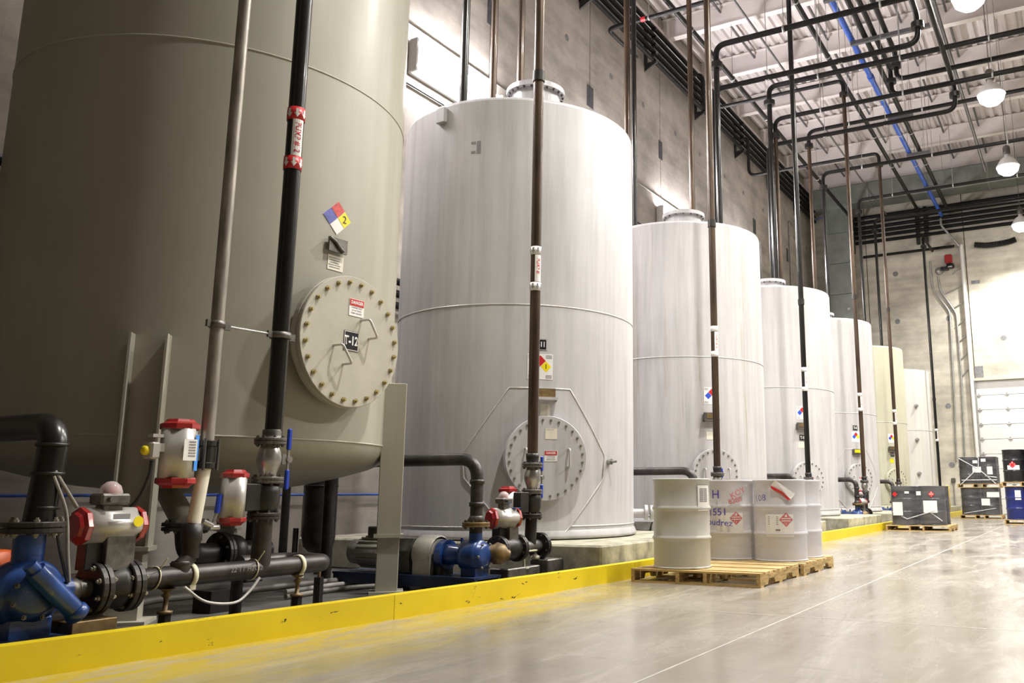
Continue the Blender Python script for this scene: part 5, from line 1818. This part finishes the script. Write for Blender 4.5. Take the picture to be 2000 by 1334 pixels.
# pipe rack along the left wall
for k in range(5):
    z = 13.95 - .25 * k
    o = MB().cyl((XW + .28, 6, z), (XW + .28, 37.5, z), .068, n=12).build('wall_pipe', 'rack_black', None, (XW + .28, 6, z))
    tag(o, '%s black pipe of the five-pipe rack along the left wall' % ['topmost', 'second', 'middle', 'fourth', 'lowest'][k], 'pipe', 'black pipes on the left wall rack')
for k in range(6):
    y = 16.9 + 3.65 * k
    b = MB().box((XW + .03, y, 13.45), (.06, .12, 1.25))
    for j in range(5):
        z = 13.95 - .25 * j
        b.box((XW + .20, y, z - .085), (.36, .12, .03)).box((XW + .37, y, z - .06), (.03, .12, .08))
    b.prism([(0, 0), (.40, 0), (0, -.22)], lambda a, c, d=0: Vector((XW + a, y + d, 12.86 + c)), -.03, .03)
    o = b.build('pipe_bracket', 'black_iron', None, (XW, y, 13.4))
    ow = ['first', 'second', 'third', 'fourth', 'fifth', 'last']
    tag(o, '%s black stepped bracket along the left wall pipe rack, counted from the camera' % ow[k], 'bracket', 'brackets of the left wall rack')
for i, v in enumerate((549, 573, 596)):
    z = at(772, v, x=-9.8).z
    o = MB().cyl((-9.8, 1, z), (-9.8, 12, z), .06, n=12).build('wall_pipe', 'rack_black', None, (-9.8, 1, z))
    tag(o, '%s of three black pipes low on the wall behind the two nearest tanks' % ['topmost', 'middle', 'lowest'][i], 'pipe', 'low black wall pipes')
# conduits on the left wall
for i, (zc_, rr) in enumerate(((9.15, .016), (8.02, .02))):
    o = MB().cyl((XW + .03, 6, zc_), (XW + .03, 37, zc_), rr, n=8).build('conduit', 'cable_dark' if i else 'galv', None, (XW + .03, 6, zc_))
    tag(o, ['thin pale conduit along the left wall above the tube lights', 'thin dark conduit along the left wall under the tube lights'][i], 'conduit')
for i, u in enumerate((1488, 1546)):
    q = at(u, 560, x=XW + .05)
    v0 = 10.2 if i == 0 else at(1546, 437, x=XW + .05).z
    pts = [(XW + .05, q.y, 5), (XW + .05, q.y, v0)] + ([(XW + .05, q.y + .6, v0)] if i else [])
    o = MB().tube(fillet(pts, .15, 5), .035, 8).build('conduit', 'galv', None, pts[0])
    tag(o, ['grey upright conduit on the left wall behind the third tank', 'grey upright conduit with a bend on the left wall behind the T-9 tank'][i], 'conduit')

# =================================================================== FAR END
YD = 36.9
dk = thing('air_duct', 'big grey-green ventilation duct hung across the far end', 'duct', (-9.2, YD, 13.6))
zd = 13.62
xs_ = [-9.5 + 2.4 * i for i in range(14)]
for a, b in zip(xs_, xs_[1:]):
    MB().box(((a + b) / 2, YD, zd), (b - a - .02, 1.0, .85), None, .02).build('duct_section', 'duct', dk)
    MB().box((b, YD, zd), (.06, 1.06, .9)).build('duct_seam', 'galv', dk)
d2 = thing('duct_drop', 'upright grey duct dropping down the corner of the far wall', 'duct', (-8.6, YD, 8))
zz = 5.2
while zz < 12.9:
    MB().box((-8.55, YD + .25, zz + .68), (1.02, 1.0, 1.34), None, .02).box((-8.55, YD + .25, zz), (1.08, 1.06, .05)).build('duct_section', 'duct', d2)
    zz += 1.37
MB().box((-7.98, YD + .1, 11.9), (.14, .5, 1.5)).build('louvre', 'duct_dark', d2)
MB().box((-8.2, YD - .27, 8.6), (.1, .02, .1)).build('inspection_tag', 'white', d2)
# rack on the far wall
RK = [(1671, 428), (1671, 438), (1671, 448), (1672, 457), (1672, 466), (1682, 475)]
for k, (u, v) in enumerate(RK):
    q = at(u, v, y=YF - .25)
    o = MB().cyl((-8.0, YF - .25, q.z), (6, YF - .25, q.z), .075, n=12).build('wall_pipe', 'rack_black', None, (-8, YF - .25, q.z))
    tag(o, '%s black pipe of the rack across the far wall' % ['topmost', 'second', 'third', 'fourth', 'fifth', 'lowest'][k], 'pipe', 'black pipes on the far wall rack')
    if k == 0:
        zr0 = q.z
zr1 = q.z
for x in (-5.35, -5.0):
    tag(MB().box((x, YF - .12, (zr0 + zr1) / 2 - .1), (.14, .18, zr0 - zr1 + .5)).build('pipe_bracket', 'black_iron', None, (x, YF, zr0)), 'black upright strut carrying the far wall rack, %s of two' % ('left' if x < -5.2 else 'right'), 'bracket')
q = at(1684, 503, y=YF - .2)
q2 = at(1864, 481, y=YF - .2)
opipe([(q.x, YF - .2, q.z), (q2.x, YF - .2, q.z)], .06, 'black_pipe', 'short black pipe on the far wall below the rack', .1)
q = at(1838, 440, y=YF - .4)
q2 = at(1876, 480, y=YF - .3)
opipe([(q.x, YF - .4, q.z + .3), (q.x, YF - .4, q.z), (q2.x - .05, YF - .3, q2.z)], .05, 'galv', 'sloping grey pipe from the far rack to the white downpipe', .1)
q0, q1 = at(1877, 478, y=YF - .15), at(1898, 880, y=YF - .15)
o = MB().cyl((q0.x, YF - .15, 1.2), (q0.x, YF - .15, q0.z), .075, n=14).build('downpipe', 'fixture', None, (q0.x, YF - .15, 1.2))
tag(o, 'white upright pipe on the far wall beside the white door', 'pipe')
for i, v in enumerate((522, 560, 592, 625, 655, 688, 720)):
    qa = at(1876 + i * 3, v - 4, y=YF - .1)
    qb = at((1860, 1846, 1856, 1866, 1872, 1877, 1879)[i], v + 14, y=YF - .03)
    MB().cyl((q0.x, YF - .12, qa.z), (qb.x, YF - .04, qb.z), .022, n=6).build('brace', 'galv', o)
for i, pl in enumerate((((1816, 510), (1821, 565), (1855, 608), (1863, 760), (1868, 900)), ((1832, 540), (1836, 567), (1868, 612), (1878, 740), (1884, 890)))):
    pts = [at(u, v, y=YF - .05) for u, v in pl]
    o = MB().tube(fillet(pts, .2, 4), .035, 8).build('conduit', 'galv', None, pts[0])
    tag(o, 'grey conduit dog-legging down the far wall, %s of two' % ('left' if i == 0 else 'right'), 'conduit')
q = at(1853, 512, y=YF - .25)
k = thing('alarm_horn', 'red alarm beacon on a black base high on the far wall', 'alarm', (q.x, YF - .2, q.z))
MB().box((q.x, YF - .25, q.z + .12), (.30, .30, .38), None, .04).build('beacon', 'red_cap', k)
MB().lathe([(.0, -.28), (.15, -.28), (.18, -.22), (.15, -.1), (0, -.1)], (q.x + .05, YF - .28, q.z), (0, 0, 1), 20).box((q.x - .18, YF - .2, q.z - .25), (.3, .3, .12)).build('horn_base', 'black_vinyl', k)
MB().lathe([(0, -.36), (.09, -.36), (.09, -.34)], (q.x + .05, YF - .42, q.z + .1), (0, 0, 1), 12).build('lens', 'white', k)
q = at(1834, 529, y=YF - .1)
tag(MB().lathe([(0, 0), (.15, 0), (.17, .05), (.13, .14), (0, .17)], (q.x, YF, q.z), (0, -1, 0), 20).build('alarm_bell', 'galv', None, (q.x, YF, q.z)), 'small grey round bell left of the red alarm beacon', 'bell')
hs = [at(u, v, y=YF - .12) for u, v in ((1903, 478), (1925, 479), (1950, 476), (1970, 472), (1984, 467))]
P = spline(hs, 12)
tag(MB().tube(P, [.13 if i % 2 else .10 for i in range(len(P))], 12, False).build('drain_hose', 'duct_dark', None, hs[0]), 'black ribbed hose sagging below the far wall rack', 'hose')
bp = at(1900, 30, z=13)
tag(MB().cyl((-5.2, YF - .6, zr0 + .75), (3, YF - .6, zr0 + 1.1), .022, n=8).build('air_line', 'blue_pipe', None, (-5.2, YF - .6, zr0)), 'thin blue line across the far wall above the black rack', 'pipe')
tag(MB().cyl((-9.9, YF - .6, zr0 + .1), (-5.2, YF - .6, zr0 + .75), .022, n=8).build('air_line', 'blue_pipe', None, (-9.9, YF - .6, zr0)), 'thin blue line rising from the corner to the blue air pipe', 'pipe')
# posts and boxes at the foot of the far wall
for i, (u, vt, vb, rr) in enumerate(((1853, 948, 1008, .085), (1981, 985, 1012, .085), (1864, 1000, 1010, .1))):
    q = at(u, vb - 4, y=33.5 if i != 2 else 37.2)
    h = zat(q.x, q.y, vt)
    k = MB().lathe([(0, 0), (rr, 0), (rr, h - rr * .6), (rr * .8, h - rr * .2), (0, h)], (q.x, q.y, 0), (0, 0, 1), 18).lathe([(0, 0), (rr * 1.8, 0), (rr * 1.8, .02), (0, .02)], (q.x, q.y, 0), (0, 0, 1), 18, False).build('bollard', 'yellow', None, (q.x, q.y, 0))
    tag(k, ['yellow bollard just right of the wrapped black drums', 'yellow bollard between the two drum stacks', 'stubby yellow bollard at the foot of the far wall'][i], 'bollard')
q = at(1862, 938, y=YF - .1)
k = thing('switch_post', 'grey conduit with a small switch box low on the far wall', 'switch', (q.x, YF - .05, 0))
MB().cyl((q.x, YF - .06, 0), (q.x, YF - .06, q.z), .03, n=8).build('conduit', 'galv', k)
MB().box((q.x, YF - .08, q.z), (.16, .12, .18), None, .02).build('switch_box', 'cast', k)
MB().box((-6.3, YF - .06, .07), (5.2, .12, .14)).build('wall_kerb', 'yellow')
tag(bpy.data.objects['wall_kerb'], None, None, None, 'structure')
bpy.data.objects['wall_kerb'].name = 'baseboard_far'
